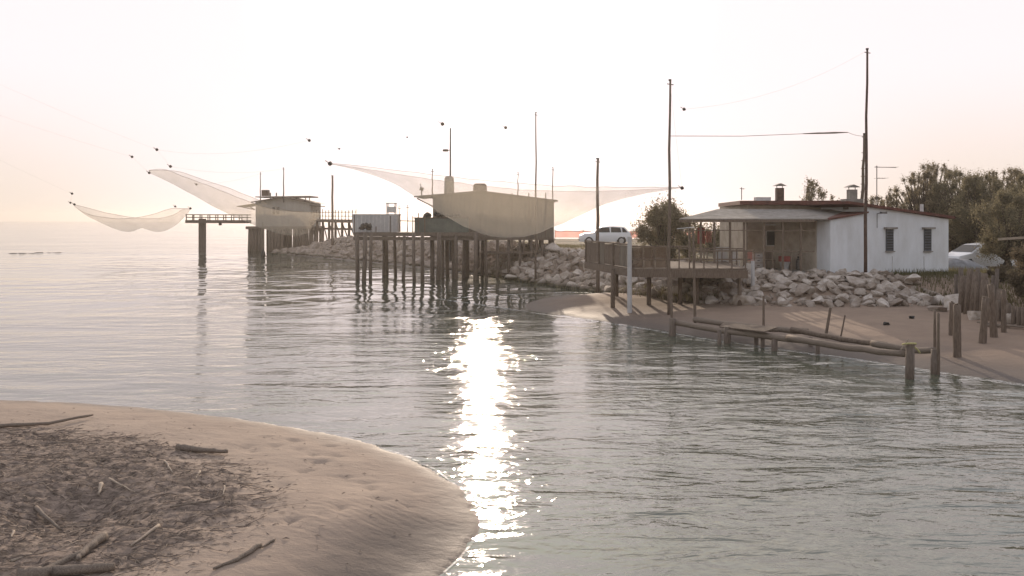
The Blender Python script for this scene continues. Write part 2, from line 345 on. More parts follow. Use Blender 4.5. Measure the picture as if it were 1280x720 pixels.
# ------------------------------------------------------------------ water
def watermat():
    m, nt, b = nodes('sea_water'); N = nt.nodes; L = nt.links
    b.inputs['Base Color'].default_value = (.085,.093,.066,1); b.inputs['Roughness'].default_value = .05
    b.inputs['IOR'].default_value = 1.48; b.inputs['Specular IOR Level'].default_value = .5
    tc = N.new('ShaderNodeTexCoord')
    def noi(scale, st, rot, d=2, r=.5, dist=0.0):
        n = N.new('ShaderNodeTexNoise'); n.inputs['Scale'].default_value = scale; n.inputs['Detail'].default_value = d; n.inputs['Roughness'].default_value = r; n.inputs['Distortion'].default_value = dist
        mp = N.new('ShaderNodeMapping'); mp.inputs['Scale'].default_value = st; mp.inputs['Rotation'].default_value = (0,0,R(rot)); L.new(tc.outputs['Object'], mp.inputs[0]); L.new(mp.outputs[0], n.inputs['Vector'])
        return n.outputs['Fac']
    def math_(op, a, bb):
        x = N.new('ShaderNodeMath'); x.operation = op
        for k, q in enumerate((a, bb)):
            if isinstance(q, (int, float)): x.inputs[k].default_value = q
            else: L.new(q, x.inputs[k])
        return x.outputs[0]
    big = noi(.55, (.35,1,1), 8, 2, .5, .4)       # low swell
    mid = noi(1.5, (.38,1,1), -10, 3, .5, .7)     # wavelets
    sml = noi(5.0, (.6,1,1), 14, 3, .55, .5)     # ripples
    patch = noi(.10, (.5,1,1), 20, 3, .6, .5)
    mr = N.new('ShaderNodeMapRange'); mr.inputs[1].default_value=.38; mr.inputs[2].default_value=.62; mr.inputs[3].default_value=.3; mr.inputs[4].default_value=1.25; L.new(patch, mr.inputs[0])
    h = math_('MULTIPLY', big, .10)
    h = math_('ADD', h, math_('MULTIPLY', math_('MULTIPLY', mid, .085), mr.outputs[0]))
    h = math_('ADD', h, math_('MULTIPLY', math_('MULTIPLY', sml, .023), mr.outputs[0]))
    sp = N.new('ShaderNodeSeparateXYZ'); L.new(tc.outputs['Object'], sp.inputs[0])       # the open sea past the shoal is rougher than the lagoon
    mo = N.new('ShaderNodeMapRange'); mo.interpolation_type = 'SMOOTHSTEP'; mo.inputs[1].default_value = 96; mo.inputs[2].default_value = 125; mo.inputs[3].default_value = 1; mo.inputs[4].default_value = 6; L.new(sp.outputs['Y'], mo.inputs[0])
    h = math_('MULTIPLY', h, mo.outputs[0])
    mn = N.new('ShaderNodeMapRange'); mn.interpolation_type = 'SMOOTHSTEP'; mn.inputs[1].default_value = 20; mn.inputs[2].default_value = 46; mn.inputs[3].default_value = 1.3; mn.inputs[4].default_value = .26; L.new(sp.outputs['Y'], mn.inputs[0])
    h = math_('MULTIPLY', h, mn.outputs[0])
    far = noi(.42, (1.3,1,1), 6, 1, .5, .3)
    fm = N.new('ShaderNodeMapRange'); fm.interpolation_type = 'SMOOTHSTEP'; fm.inputs[1].default_value = 20; fm.inputs[2].default_value = 50; fm.inputs[3].default_value = 0; fm.inputs[4].default_value = .17; L.new(sp.outputs['Y'], fm.inputs[0])
    h = math_('ADD', h, math_('MULTIPLY', math_('MULTIPLY', far, fm.outputs[0]), mr.outputs[0]))
    bp = N.new('ShaderNodeBump'); bp.inputs['Strength'].default_value = 1; bp.inputs['Distance'].default_value = WAVE
    L.new(h, bp.inputs['Height']); L.new(bp.outputs[0], b.inputs['Normal'])
    return m
WAVE = .85
me = bpy.data.meshes.new('sea'); S = 1500
me.from_pydata([(-S,-400,0),(S,-400,0),(S,S,0),(-S,S,0)], [], [(0,1,2,3)]); me.materials.append(watermat())
o = bpy.data.objects.new('sea', me); C.objects.link(o); tag(o, kind='structure')

# foam along the shore lines
def foam(pts, w, name, seed):
    mb = MB(); rr = random.Random(seed); n = len(pts)
    for i in range(n-1):
        a = Vector(pts[i]); b = Vector(pts[i+1]); d = (b-a); L = d.length; d.normalize(); nr = Vector((-d.y, d.x))
        k = max(1, int(L/.25))
        for j in range(k):
            p0 = a + d*L*j/k; p1 = a + d*L*(j+1)/k
            mb.v += []
            f0 = noise.noise((p0.x*.9, p0.y*.9, seed)); f1 = noise.noise((p1.x*.9, p1.y*.9, seed))
            w0 = w*(.55+.9*max(0, f0+.35)); w1 = w*(.55+.9*max(0, f1+.35)); o0 = .35*f0*w; o1 = .35*f1*w
            if max(f0,f1) < -.33: continue
            q = [p0+nr*(o0-w0/2), p0+nr*(o0+w0/2), p1+nr*(o1+w1/2), p1+nr*(o1-w1/2)]
            mb.quad(*[(v.x, v.y, .012 if t in (0,3) else .016) for t, v in enumerate(q)])
    ob = mb.build(name, M['foam']); return tag(ob, kind='stuff')
def foammat():
    m, nt, b = nodes('sea_foam'); N = nt.nodes; L = nt.links
    b.inputs['Base Color'].default_value = (.75,.72,.68,1); b.inputs['Roughness'].default_value = .5
    tc = N.new('ShaderNodeTexCoord'); n = N.new('ShaderNodeTexNoise'); n.inputs['Scale'].default_value = 5; n.inputs['Detail'].default_value = 6; n.inputs['Roughness'].default_value = .7
    L.new(tc.outputs['Object'], n.inputs['Vector']); mr = N.new('ShaderNodeMapRange'); mr.inputs[1].default_value=.42; mr.inputs[2].default_value=.62; mr.inputs[4].default_value = .55; L.new(n.outputs['Fac'], mr.inputs[0])
    L.new(mr.outputs[0], b.inputs['Alpha']); return m
M['foam'] = foammat()
fl = [tuple(W(x, y+2.5)[:2]) for x, y in [(1300,482),(1200,468),(1120,455),(1060,446),(1000,438.5),(940,430),(880,421.5),(840,414.5),(800,408),(740,399),(700,393.5),(655,387),(610,380),(575,375),(545,371)]]
f = foam(fl, .30, 'foam', 3.3); tag(f, 'thin broken line of white foam along the right beach edge', 'foam')
fl = [tuple(W(x, y)[:2]) for x, y in [(430,548.5),(500,568),(545,588),(582,617),(601,645),(601,660),(590,680),(572,702),(547,724)]]
f = foam(fl, .045, 'foam', 8.1); tag(f, 'thin foam line around the tip of the near sand spit', 'foam')
fl = [tuple(W(x, y)[:2]) for x, y in [(560,373),(600,371),(650,368),(700,366),(740,366)]]
f = foam(fl, .35, 'foam', 5.1); tag(f, 'faint foam streak across the calm inlet behind the beach tip', 'foam')
fl = [tuple(W(x, y)[:2]) for x, y in [(-30,318),(20,317.5),(75,316),(150,319),(230,318),(300,317)]]
f = foam(fl, .7, 'foam', 12.1); tag(f, 'distant foam line over the low shoal at far left', 'foam')

# ------------------------------------------------------------------ boulders
protos = []
for k in range(12):
    rr = random.Random(k+40); pts = []
    for i in range(rr.choice((12,14,18))):
        v = Vector((rr.gauss(0,1), rr.gauss(0,1), rr.gauss(0,1))).normalized() * rr.uniform(.42,.55)
        pts.append((v.x*rr.uniform(.95,1.15), v.y*.9, v.z*.72))
    bm = bmesh.new()
    for p in pts: bm.verts.new(p)
    bmesh.ops.convex_hull(bm, input=bm.verts[:])
    for v in [v for v in bm.verts if not v.link_faces]: bm.verts.remove(v)
    bmesh.ops.bevel(bm, geom=bm.edges[:], offset=.035, segments=2, affect='EDGES', clamp_overlap=True)
    bmesh.ops.triangulate(bm, faces=bm.faces[:])
    me = bpy.data.meshes.new('boulder'); bm.to_mesh(me); bm.free()
    me.polygons.foreach_set('use_smooth', [True]*len(me.polygons)); me.set_sharp_from_angle(angle=R(38))
    protos.append(me)
def rockmat():
    m, nt, b = nodes('limestone'); N = nt.nodes; L = nt.links
    oi = N.new('ShaderNodeObjectInfo'); r = N.new('ShaderNodeValToRGB'); e = r.color_ramp.elements
    e[0].color = (.34,.28,.23,1); e[1].color = (.60,.53,.46,1); L.new(oi.outputs['Random'], r.inputs[0])
    tc = N.new('ShaderNodeTexCoord'); n = N.new('ShaderNodeTexNoise'); n.inputs['Scale'].default_value = 3.5; n.inputs['Detail'].default_value = 7; n.inputs['Roughness'].default_value=.7; L.new(tc.outputs['Object'], n.inputs['Vector'])
    r2 = N.new('ShaderNodeValToRGB'); r2.color_ramp.elements[0].position=.3; r2.color_ramp.elements[1].position=.62; r2.color_ramp.elements[0].color=(.55,.5,.44,1); r2.color_ramp.elements[1].color=(1,1,1,1); L.new(n.outputs['Fac'], r2.inputs[0])
    mx = N.new('ShaderNodeMix'); mx.data_type='RGBA'; mx.blend_type='MULTIPLY'; mx.inputs[0].default_value=1; L.new(r.outputs[0], mx.inputs[6]); L.new(r2.outputs[0], mx.inputs[7])
    ge = N.new('ShaderNodeNewGeometry'); sz_ = N.new('ShaderNodeSeparateXYZ'); L.new(ge.outputs['Position'], sz_.inputs[0])
    ad = N.new('ShaderNodeMath'); ad.operation='MULTIPLY_ADD'; ad.inputs[1].default_value=-.35; L.new(n.outputs['Fac'], ad.inputs[0]); L.new(sz_.outputs['Z'], ad.inputs[2])
    wt = N.new('ShaderNodeMapRange'); wt.inputs[1].default_value=-.08; wt.inputs[2].default_value=.12; wt.inputs[3].default_value=1; wt.inputs[4].default_value=0; L.new(ad.outputs[0], wt.inputs[0])
    al = N.new('ShaderNodeMix'); al.data_type='RGBA'; al.inputs[7].default_value=(.075,.065,.045,1); L.new(wt.outputs[0], al.inputs[0]); L.new(mx.outputs[2], al.inputs[6]); mx = al    # algae and tide stain
    L.new(mx.outputs[2], b.inputs['Base Color']); b.inputs['Roughness'].default_value = .9; b.inputs['Specular IOR Level'].default_value=.2
    bp = N.new('ShaderNodeBump'); bp.inputs['Strength'].default_value=1; bp.inputs['Distance'].default_value=.05; L.new(n.outputs['Fac'], bp.inputs['Height']); L.new(bp.outputs[0], b.inputs['Normal'])
    return m
M['rock'] = rockmat()
for me in protos: me.materials.append(M['rock'])
cand = []
rr = random.Random(11)
def along(poly, step):
    for (ax, ay), (bx, by) in zip(poly, poly[1:]):
        L = math.hypot(bx-ax, by-ay); k = max(1, round(L/step))
        for j in range(k):
            t = j/k; yield ax+(bx-ax)*t, ay+(by-ay)*t, -(by-ay)/L, (bx-ax)/L
for (x, y, nx_, ny_) in along(rb, .44):
    # inward normal (towards land): rb runs from the right to the far left, land is behind it
    if ny_ < 0 or True: nx_, ny_ = -nx_, -ny_
    far = y > 47
    near_top = 4.0 if not far else 4.4
    t = -.25
    while t < near_top:
        jx, jy = rr.uniform(-.28,.28), rr.uniform(-.22,.22)
        s = rr.choice((.38,.45,.55,.65,.78)) * (1.0 if y < 47 else 1.4)
        if rr.random() < .07: s *= rr.uniform(1.2,1.5)
        cand.append((x + nx_*t + jx, y + ny_*t + jy, s, 'a' if x > 8 else ('b' if y < 62 else 'c')))
        t += rr.uniform(.30,.42) if not far else rr.uniform(.4,.6)
for k in range(70):                                     # tip of the breakwater
    a = rr.uniform(0, 6.28); q = rr.uniform(0,1)
    cand.append((-24.0 + 2.8*math.cos(a)*q - 1.2, 103.2 + 3.0*math.sin(a)*q, rr.choice((.8,1.0,1.3)), 'c'))
def vis(c):
    px = CX + F*c[0]/c[1]; return c[2]/c[1] if -10 < px < 1290 else 0
cand.sort(key=vis, reverse=True)
def place_rock(x, y, s, lab, grp, me=None, dz=0.0):
    o = bpy.data.objects.new('boulder', me or rr.choice(protos)); z = gz(x, y)
    o.location = (x, y, z + s*.12 + dz); o.rotation_euler = (rr.uniform(-.45,.45), rr.uniform(-.45,.45), rr.uniform(0,6.28))
    o.scale = (s*rr.uniform(.85,1.15), s*rr.uniform(.8,1.1), s*rr.uniform(.75,1.1)); C.objects.link(o)
    return tag(o, lab, 'boulder', grp)
LAB = {'a': ('pale limestone boulder in the rock bank below the white house', 'boulders below the white house'),
       'b': ('dull boulder in the rock bank behind the raised platform', 'boulders behind the raised platform'),
       'c': ('grey boulder of the breakwater behind the stilt hut piles', 'boulders of the far breakwater')}
for c in cand[:286]: place_rock(c[0], c[1], c[2], *LAB[c[3]])
mb_v = []; mb_f = []
for c in cand[286:]:
    me = rr.choice(protos); s = c[2]; q = Matrix.Rotation(rr.uniform(0,6.28), 3, 'Z') @ Matrix.Rotation(rr.uniform(-.5,.5), 3, 'X')
    p = Vector((c[0], c[1], gz(c[0], c[1]) + s*.12)); i = len(mb_v)
    for v in me.vertices: mb_v.append(tuple(p + (q @ v.co)*s))
    for f in me.polygons: mb_f.append(tuple(i+k for k in f.vertices))
# small rubble between the boulders
for (x, y, nx_, ny_) in along(rb, .33):
    nx_, ny_ = -nx_, -ny_
    for _ in range(5 if y < 60 else 2):
        t = rr.uniform(-.6, 4.6); s = rr.uniform(.12,.28); me = rr.choice(protos)
        q = Matrix.Rotation(rr.uniform(0,6.28), 3, 'Z') @ Matrix.Rotation(rr.uniform(-1,1), 3, 'X')
        a, b_ = x+nx_*t+rr.uniform(-.2,.2), y+ny_*t; p = Vector((a, b_, gz(a, b_) + s*.1)); i = len(mb_v)
        for v in me.vertices: mb_v.append(tuple(p + (q @ v.co)*s))
        for f in me.polygons: mb_f.append(tuple(i+k for k in f.vertices))
me = bpy.data.meshes.new('rubble'); me.from_pydata(mb_v, [], mb_f); me.materials.append(M['rock'])
o = bpy.data.objects.new('rubble', me); C.objects.link(o); tag(o, 'small grey rubble filling the gaps of the rock bank', 'rubble', kind='stuff')
# loose boulders near the palisade
for px, py, z, s, lab in [(1172,388,.5,.75,'grey rounded boulder on the sand left of the log palisade'),
        (1196,386,.5,1.35,'biggest grey boulder at the foot of the leaning palisade logs'),
        (1222,398,.5,.95,'white flat boulder in front of the palisade logs'),
        (1240,399,.5,.8,'white boulder wedged right of the flat white boulder'),
        (1262,404,.5,.7,'small white boulder at the palisade foot near the right edge')]:
    p = W(px, py, z); place_rock(p.x, p.y, s, lab, 'loose boulders by the palisade')

# ------------------------------------------------------------------ vegetation
def leaf_cloud(centers, radii, n, size, seed):
    g = np.random.default_rng(seed); w = np.array(radii)**2; w = w/w.sum()
    ci = g.choice(len(centers), n, p=w); c = np.array(centers)[ci]; r = np.array(radii)[ci]
    d = g.normal(size=(n,3)); d /= np.linalg.norm(d, axis=1)[:,None]
    q = np.abs(g.normal(size=n))*.62
    p = c + d*(r*q)[:,None]*np.array([1,1,1.35])
    a = g.normal(size=(n,3)); a /= np.linalg.norm(a, axis=1)[:,None]
    b = np.cross(a, g.normal(size=(n,3))); b /= np.linalg.norm(b, axis=1)[:,None]
    s = (g.uniform(.6,1.4,n)*size)[:,None]
    V = np.stack([p-a*s, p-b*s*.4, p+a*s, p+b*s*.4], 1).reshape(-1,3)
    return V
def tree(px, ytop, Yd, width, label, group, leaf='leafa', seed=0, n=7000, size=.11, cat='tree', name='tree', trunk_h=None, zb=None, clumps=26, gap=1.0):
    g = random.Random(seed); X0 = XP(px, Yd); z0 = gz(X0, Yd) if zb is None else zb
    top = ZP(ytop, Yd); Ht = top - z0; r = thing(name, (X0, Yd, z0), label, cat, group)
    t = MB(); th = Ht*.22 if trunk_h is None else trunk_h
    lean = g.uniform(-.3,.3)
    t.tube([(X0,Yd,z0-.1),(X0+lean*.4,Yd,z0+th*.5),(X0+lean,Yd,z0+th)], [.05*Ht**.7+.05, .04*Ht**.7+.03, .03*Ht**.7+.02], 8, .12)
    cen = []; rad = []
    for k in range(clumps):
        a = g.uniform(0, 6.28); q = g.uniform(0,1)**.6; zz = g.uniform(0,1)
        env = math.sin(math.pi*min(1,max(0,(zz*.82+.14))))**.6
        c = Vector((X0+lean + math.cos(a)*q*width*.5*env, Yd + math.sin(a)*q*width*.45*env, z0 + th*.75 + (Ht-th*.75)*(.05+.87*zz)))
        rr_ = width*g.uniform(.07,.17)*gap*(1-.35*zz); c.z = min(c.z, top-rr_*.7)
        cen.append(tuple(c)); rad.append(rr_)
        s0 = Vector((X0+lean, Yd, z0+th*g.uniform(.6,1)))
        if k % 2 == 0 or gap < .9:
            m_ = (s0+c)/2 + Vector((g.uniform(-.2,.2), g.uniform(-.2,.2), g.uniform(0,.3)))
            t.tube([s0, m_, c], [.028*Ht**.6+.01, .018*Ht**.6+.008, .012], 5)
    t.build('trunk', 'bark', r, True)
    V = leaf_cloud(cen, rad, n, size, seed)
    V = V - np.array([X0, Yd, z0]); me = bpy.data.meshes.new('crown')
    f = np.arange(len(V)).reshape(-1,4); me.from_pydata(V.tolist(), [], f.tolist()); me.materials.append(M[leaf])
    o = bpy.data.objects.new('crown', me); o.parent = r; C.objects.link(o)
    return r
tg = 'trees behind the white house'
TR = [ # px, top y, depth, width, leaf, label
 (1118,236,62,3.0,'leafa','low round olive brown tree just right of the roof antenna',5000,.8),
 (1148,208,68,5.0,'leafa','tall airy tree with ragged top left of the dense green trees',9000,.62),
 (1172,199,72,5.2,'leafa','tallest open-crowned tree above the right end of the house roof',10000,.62),
 (1196,207,66,4.6,'leafb','dense green tree rising over the right corner of the white house',11000,.95),
 (1217,213,62,4.6,'leafb','broad dark green tree directly above the parked white minivan',14000,1.1),
 (1243,209,70,4.8,'leafa','tree with a rounded brown top right of the broad dark green tree',10000,.75),
 (1268,206,66,4.4,'leafa','tree with sparse top at the right edge of the photo',10000,.75),
 (1292,215,60,4.8,'leafb','dark green tree cut by the right edge of the photo',9000,1.0),
 (1262,236,52,4.4,'leafb','low bushy green tree in front of the tall ones near the right edge',12000,1.1),
 (1098,243,75,3.2,'leafa','small brown treetop showing behind the roof antenna',4000,.8),
]
for k, (px, yt, Yd, w, lf, lab, n, gp) in enumerate(TR):
    tree(px, yt, Yd, w, lab, tg, lf, 100+k, int(n*3.2), .055, gap=gp*.85, clumps=90)
tree(1017, 219, 66, 3.0, 'slender tree with two thin tufts behind the flat red roof', None, 'leafa', 130, 9000, .07, clumps=34, gap=1.15)
tree(1045, 243, 70, 3.4, 'low brown treetop peeping over the roof right of the thin tufted tree', None, 'leafa', 131, 3500, .09, clumps=14)
tree(833, 253, 52, 2.9, 'round dense tamarisk bush behind the raised wooden platform', None, 'leafb', 132, 34000, .07, 'bush', 'tamarisk_bush', .3, clumps=60, gap=1.7)
tree(858, 259, 55, 1.7, 'smaller olive bush tucked right of the round tamarisk bush', None, 'leafa', 133, 11000, .07, 'bush', 'tamarisk_bush', .3, clumps=26, gap=1.6)
tree(1289, 302, 31.5, 1.7, 'dense brown shrub above the palisade at the right edge', None, 'leafc', 134, 15000, .045, 'bush', 'shrub', .2, clumps=40, gap=1.3)
tree(1250, 331, 37.5, 1.2, 'scrubby brown shrub between the minivan and the palisade', None, 'leafc', 135, 5000, .04, 'bush', 'shrub', .1, clumps=18, gap=1.1)
tree(905, 283, 62, 5.5, 'olive thicket seen through the left bays of the porch', None, 'leafb', 136, 9000, .10, 'bush', 'thicket', .3, clumps=26, gap=1.0)
for k, (px, yt, Yd, w_, lab) in enumerate([(1197,266,65,4.5,'dark brown undergrowth right behind the house corner'),(1228,264,66,5,'dark undergrowth behind the parked white minivan'),(1262,268,65,5,'dark undergrowth right of the minivan near the picture edge'),(1295,268,65,5,'dark undergrowth cut by the right picture edge')]):
    tree(px, yt, Yd, w_, lab, 'undergrowth below the trees', 'leafc' if k < 2 else 'leafb', 150+k, 12000, .09, 'bush', 'thicket', .2, clumps=40, gap=1.3)
# reed grass: cannot be counted
def grass(name, label, pts, n, h, material, seed):
    g = random.Random(seed); v = []; f = []
    for _ in range(n):
        x, y = pts(g); z = gz(x, y); a = g.uniform(0,6.28); L = h*g.uniform(.5,1.3); w = .012+.01*g.random()
        dx, dy = math.cos(a), math.sin(a); lx, ly = g.uniform(-.4,.4)*L, g.uniform(-.4,.4)*L; i = len(v)
        v += [(x-dx*w, y-dy*w, z-.02), (x+dx*w, y+dy*w, z-.02), (x+lx+dx*w*.3, y+ly+dy*w*.3, z+L)]; f.append((i,i+1,i+2))
    me = bpy.data.meshes.new(name); me.from_pydata(v, [], f); me.materials.append(M[material])
    o = bpy.data.objects.new(name, me); C.objects.link(o); return tag(o, label, 'grass', kind='stuff')
def onbank(t0, t1, xmin=-10, xmax=9):
    segs = [(x, y, -a, -b) for x, y, a, b in along(rb, .3) if xmin < x < xmax]
    def f(g):
        x, y, nx_, ny_ = g.choice(segs); t = g.uniform(t0, t1) + g.gauss(0,.2)
        return x+nx_*t+g.uniform(-.2,.2), y+ny_*t
    return f
grass('dry_grass', 'dry yellowish grass tufts growing along the foot of the rock bank', onbank(-.5,.6,-2,8.5), 5000, .30, 'grass', 1)
grass('dry_grass', 'dry grass covering the ground above the rock bank', onbank(3.6,9,-10,7), 12000, .22, 'grass', 2)
grass('green_grass', 'green grass strip along the base of the white house wall', lambda g: ((lambda t: (16.3+4.8*t+g.uniform(-.1,.1), 40.6+1.7*t-g.random()*.6))(g.random())), 2600, .14, 'grassg', 3)
grass('dry_grass', 'scrubby dry grass above the palisade by the minivan', lambda g: (g.uniform(17.3,24), g.uniform(28,46)), 9000, .28, 'grass', 4)

# ------------------------------------------------------------------ white house
Uv = Vector((.945,.327,0)); Vv = Vector((-.327,.945,0))
B0 = Vector((XP(1038,40.4), 40.4, 0))
def hp(s, t, z): p = B0 + Uv*s + Vv*t; return Vector((p.x, p.y, z))
house = thing('white_house', hp(3.4,0,1.3), 'low white seaside house with red-brown roof edge, chimneys and open porch', 'house')
zt = ZP(275,40.4)
S1 = 2.05; S2 = 6.86
w = MB()     # annex walls + gable wall as one shell
w.prism([hp(0,0,1.0), hp(S1,0,1.0), hp(S1,0,4.26), hp(0,0,3.96)], Vv*4.2)
w.build('annex_wall', 'white', house)
w = MB(); w.prism([hp(S1+.003,-.004,1.0), hp(S2,-.004,1.0), hp(S2,-.004,4.0), hp(S1+.003,-.004,4.60)], Vv*7.5); w.build('wall', 'white', house)
r_ = MB(); r_.prism([hp(S1-1.15,-.18,4.70), hp(S2+.25,-.18,4.02), hp(S2+.25,-.18,4.14), hp(S1-1.15,-.18,4.83)], Vv*7.9)
rf = r_.build('roof', 'redroof', house)
r_ = MB(); r_.prism([hp(-.15,-.12,3.965), hp(S1+.0,-.12,4.285), hp(S1+.0,-.12,4.36), hp(-.15,-.12,4.04)], Vv*3.2); r_.build('annex_roof', 'redroof', house)
# flat roof over the left body
fa = D(925,253,44); fb = D(1072,255,43.4)
zr = 4.72
r_ = MB(); r_.prism([(fa.x,fa.y,zr),(fb.x,fb.y,zr),(fb.x,fb.y+7.2,zr),(fa.x+.6,fa.y+7.2,zr)], (0,0,.2)); r_.build('flat_roof', 'redroof', house)
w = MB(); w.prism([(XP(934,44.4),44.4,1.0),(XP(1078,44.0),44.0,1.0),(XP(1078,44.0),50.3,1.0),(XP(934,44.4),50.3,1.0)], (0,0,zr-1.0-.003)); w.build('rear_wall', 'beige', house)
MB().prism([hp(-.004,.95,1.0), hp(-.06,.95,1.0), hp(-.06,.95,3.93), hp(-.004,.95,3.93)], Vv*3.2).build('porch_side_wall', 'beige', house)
# porch roof (hipped on its left)
E = [D(849,274.6,41.3), D(1040,274.6,40.3), D(1076,263,43.35), D(897,262.5,43.9)]
r_ = MB(); i0 = len(r_.v)
up_ = Vector((0,0,.05)); r_.prism(E, up_)
pr = r_.build('porch_roof', M['psheet'] if 'psheet' in M else 'concrete', house)
r_ = MB()                                                    # hip slope to the left rear
r_.prism([E[0], E[3], Vector((E[3].x-.3, 46.6, 4.0))], up_); r_.build('porch_roof', 'concrete', house)
r_ = MB(); r_.beam(E[0]+Vector((0,-.02,-.05)), E[1]+Vector((-.75,.12,-.05)), .06, .12); r_.build('eave_beam', 'wood', house)
# porch posts, rails
PL = lambda px: D(px, 300, 41.45 - (px-849)/191*1.0)
fl_z = 1.62
for px in (862,876,893,912.5,930,933.5,955,978.5,1001):
    p = PL(px); q = MB().beam((p.x,p.y,fl_z-.3),(p.x,p.y,3.86), .09 if px != 933.5 else .05, .09); q.build('porch_post', 'wood', house)
for a, b_, yy in ((851,931,311),(931,1018,314),(851,1018,288)):
    p = PL(a); q = PL(b_); z = ZP(yy, 41); MB().beam((p.x,p.y,z),(q.x,q.y,z), .05, .06 if yy != 288 else .035).build('porch_rail', 'wood', house)
for px in (869,884,902.5,921,943,966,989):
    p = PL(px); MB().beam((p.x,p.y+.02,fl_z),(p.x,p.y+.02,ZP(312,41)), .05,.05).build('baluster', 'wood', house)
p, q = PL(851), PL(1019)
MB().prism([(p.x,p.y,1.35),(q.x,q.y,1.35),(q.x+.8,44.3,1.35),(p.x+.3,44.5,1.35)], (0,0,.22)).build('porch_floor', 'concrete', house)
# rear wall features seen through the porch
dr = MB(); xx = XP(987,44.3); dr.box((xx, 44.28, 2.55), (.72,.06,1.95)); d_ = dr.build('door', 'wpaint', house)
MB().box((xx+.28, 44.23, 2.5), (.04,.05,.12)).build('handle', 'metal', d_)
for px in (966,):
    fr = MB().box((XP(px,44.3),44.30,3.05),(.7,.05,.8)).build('window', 'wpaint', house); MB().box((XP(px,44.3),44.265,3.05),(.6,.03,.7)).build('pane', 'glass', fr)
MB().beam((XP(957,44.2),44.2,3.72),(XP(1000,44.2),44.2,3.72),.08,.06).build('wall_pipe', 'wpaint', house)
# windows of the gable wall
for px in (1111.5, 1159):
    s = (XP(px, 41.5) - B0.x)/Uv.x
    for _ in range(3):
        pt = hp(s,0,0); s += ((px-CX)/F*pt.y - pt.x)
    yy = hp(s,0,0).y; z0 = ZP(313.5,yy); z1 = ZP(286.5,yy)
    wn = MB().beam(hp(s-.21,-.03,(z0+z1)/2), hp(s+.21,-.03,(z0+z1)/2), .05, z1-z0).build('window', 'shutter', house)
    MB().beam(hp(s-.32,-.10,z1+.05), hp(s+.32,-.10,z1+.05), .22, .09).build('lintel', 'concrete', wn)
    MB().beam(hp(s-.25,-.06,z0-.03), hp(s+.25,-.06,z0-.03), .12, .045).build('sill', 'concrete', wn)
    mb = MB()
    for k in range(7): mb.beam(hp(s-.19,-.062,z0+.1+k*(z1-z0-.15)/7), hp(s+.19,-.062,z0+.1+k*(z1-z0-.15)/7), .02, .05)
    mb.build('louvre', 'dark', wn)
    MB().beam(hp(s+(.17 if px<1120 else -.2),-.02,1.3), hp(s+(.17 if px<1120 else -.2),-.02,z0-.25), .02,.02).build('drain_pipe', 'wpaint', house)
lp = MB(); lp.beam(hp(2.62,-.01,4.25), hp(2.62,-.38,4.33), .03,.03).beam(hp(2.62,-.01,3.6), hp(2.62,-.01,4.25), .025,.025); lp.box(hp(2.62,-.42,4.30),(.26,.2,.1)); lp.build('wall_lamp', 'metal', house)
# chimneys
def chimney(px, ytop, Yd, z0, wd, cap):
    x = XP(px,Yd); z1 = ZP(ytop,Yd); c = MB().box((x,Yd,(z0+z1)/2),(wd,wd,z1-z0)); c = c.build('chimney', 'rust' if cap else 'concrete', house)
    for dx in (-wd*.4, wd*.4): MB().beam((x+dx,Yd,z1),(x+dx,Yd,z1+.12),.03,.03).build('cap_leg','concrete',c)
    k = MB(); w2 = wd*.85; k.prism([(x-w2,Yd-w2*.8,z1+.11),(x+w2,Yd-w2*.8,z1+.11),(x,Yd-w2*.8,z1+.24)], (0,w2*1.6,0)); k.build('chimney_cap', 'concrete', c)
chimney(974.5, 235, 46, 4.9, .36, 1)
chimney(1065, 237, 42.6, 4.3, .38, 0)
MB().box((XP(1065,42.6),42.6,4.72),(.85,.7,.5)).build('chimney_base', 'concrete', house)
MB().box((XP(953,46),46,5.03),(.75,.5,.22)).build('roof_hatch', 'wpaint', house)
MB().tube([(XP(1158,44),44.5,4.1),(XP(1158,44),44.5,4.75)], .09, 8).build('vent_pipe', 'wpaint', house)

def antenna(px, yt, yb, Yd, label, arm, two=True):
    x = XP(px,Yd); z0 = ZP(yb,Yd); z1 = ZP(yt,Yd); t = thing('tv_antenna', (x,Yd,z0), label, 'antenna')
    MB().tube([(x,Yd,z0),(x,Yd,z1)], .022, 6).build('pole','metal',t)
    m_ = MB(); m_.tube([(x-.1,Yd,z1-.06),(x+arm,Yd,z1-.1)], .014, 5)
    for k in range(9): m_.tube([(x+arm*k/8,Yd-.28,z1-.1+.02),(x+arm*k/8,Yd+.28,z1-.1+.02)], .008, 4)
    m_.build('dipole','metal',t)
    if two:
        m_ = MB(); m_.tube([(x,Yd,z1-.62),(x+arm*.45,Yd,z1-.62)], .012, 5)
        for k in range(4): m_.tube([(x+arm*.45*k/3,Yd-.35,z1-.62),(x+arm*.45*k/3,Yd+.35,z1-.62)], .008, 4)
        m_.build('dipole','metal',t)
    return t
antenna(1096, 207, 262, 43.5, 'thin television antenna on the house roof right of the tall mast', .95)
antenna(927, 234, 250, 46, 'short bare antenna rod at the left end of the flat roof', .12, False)

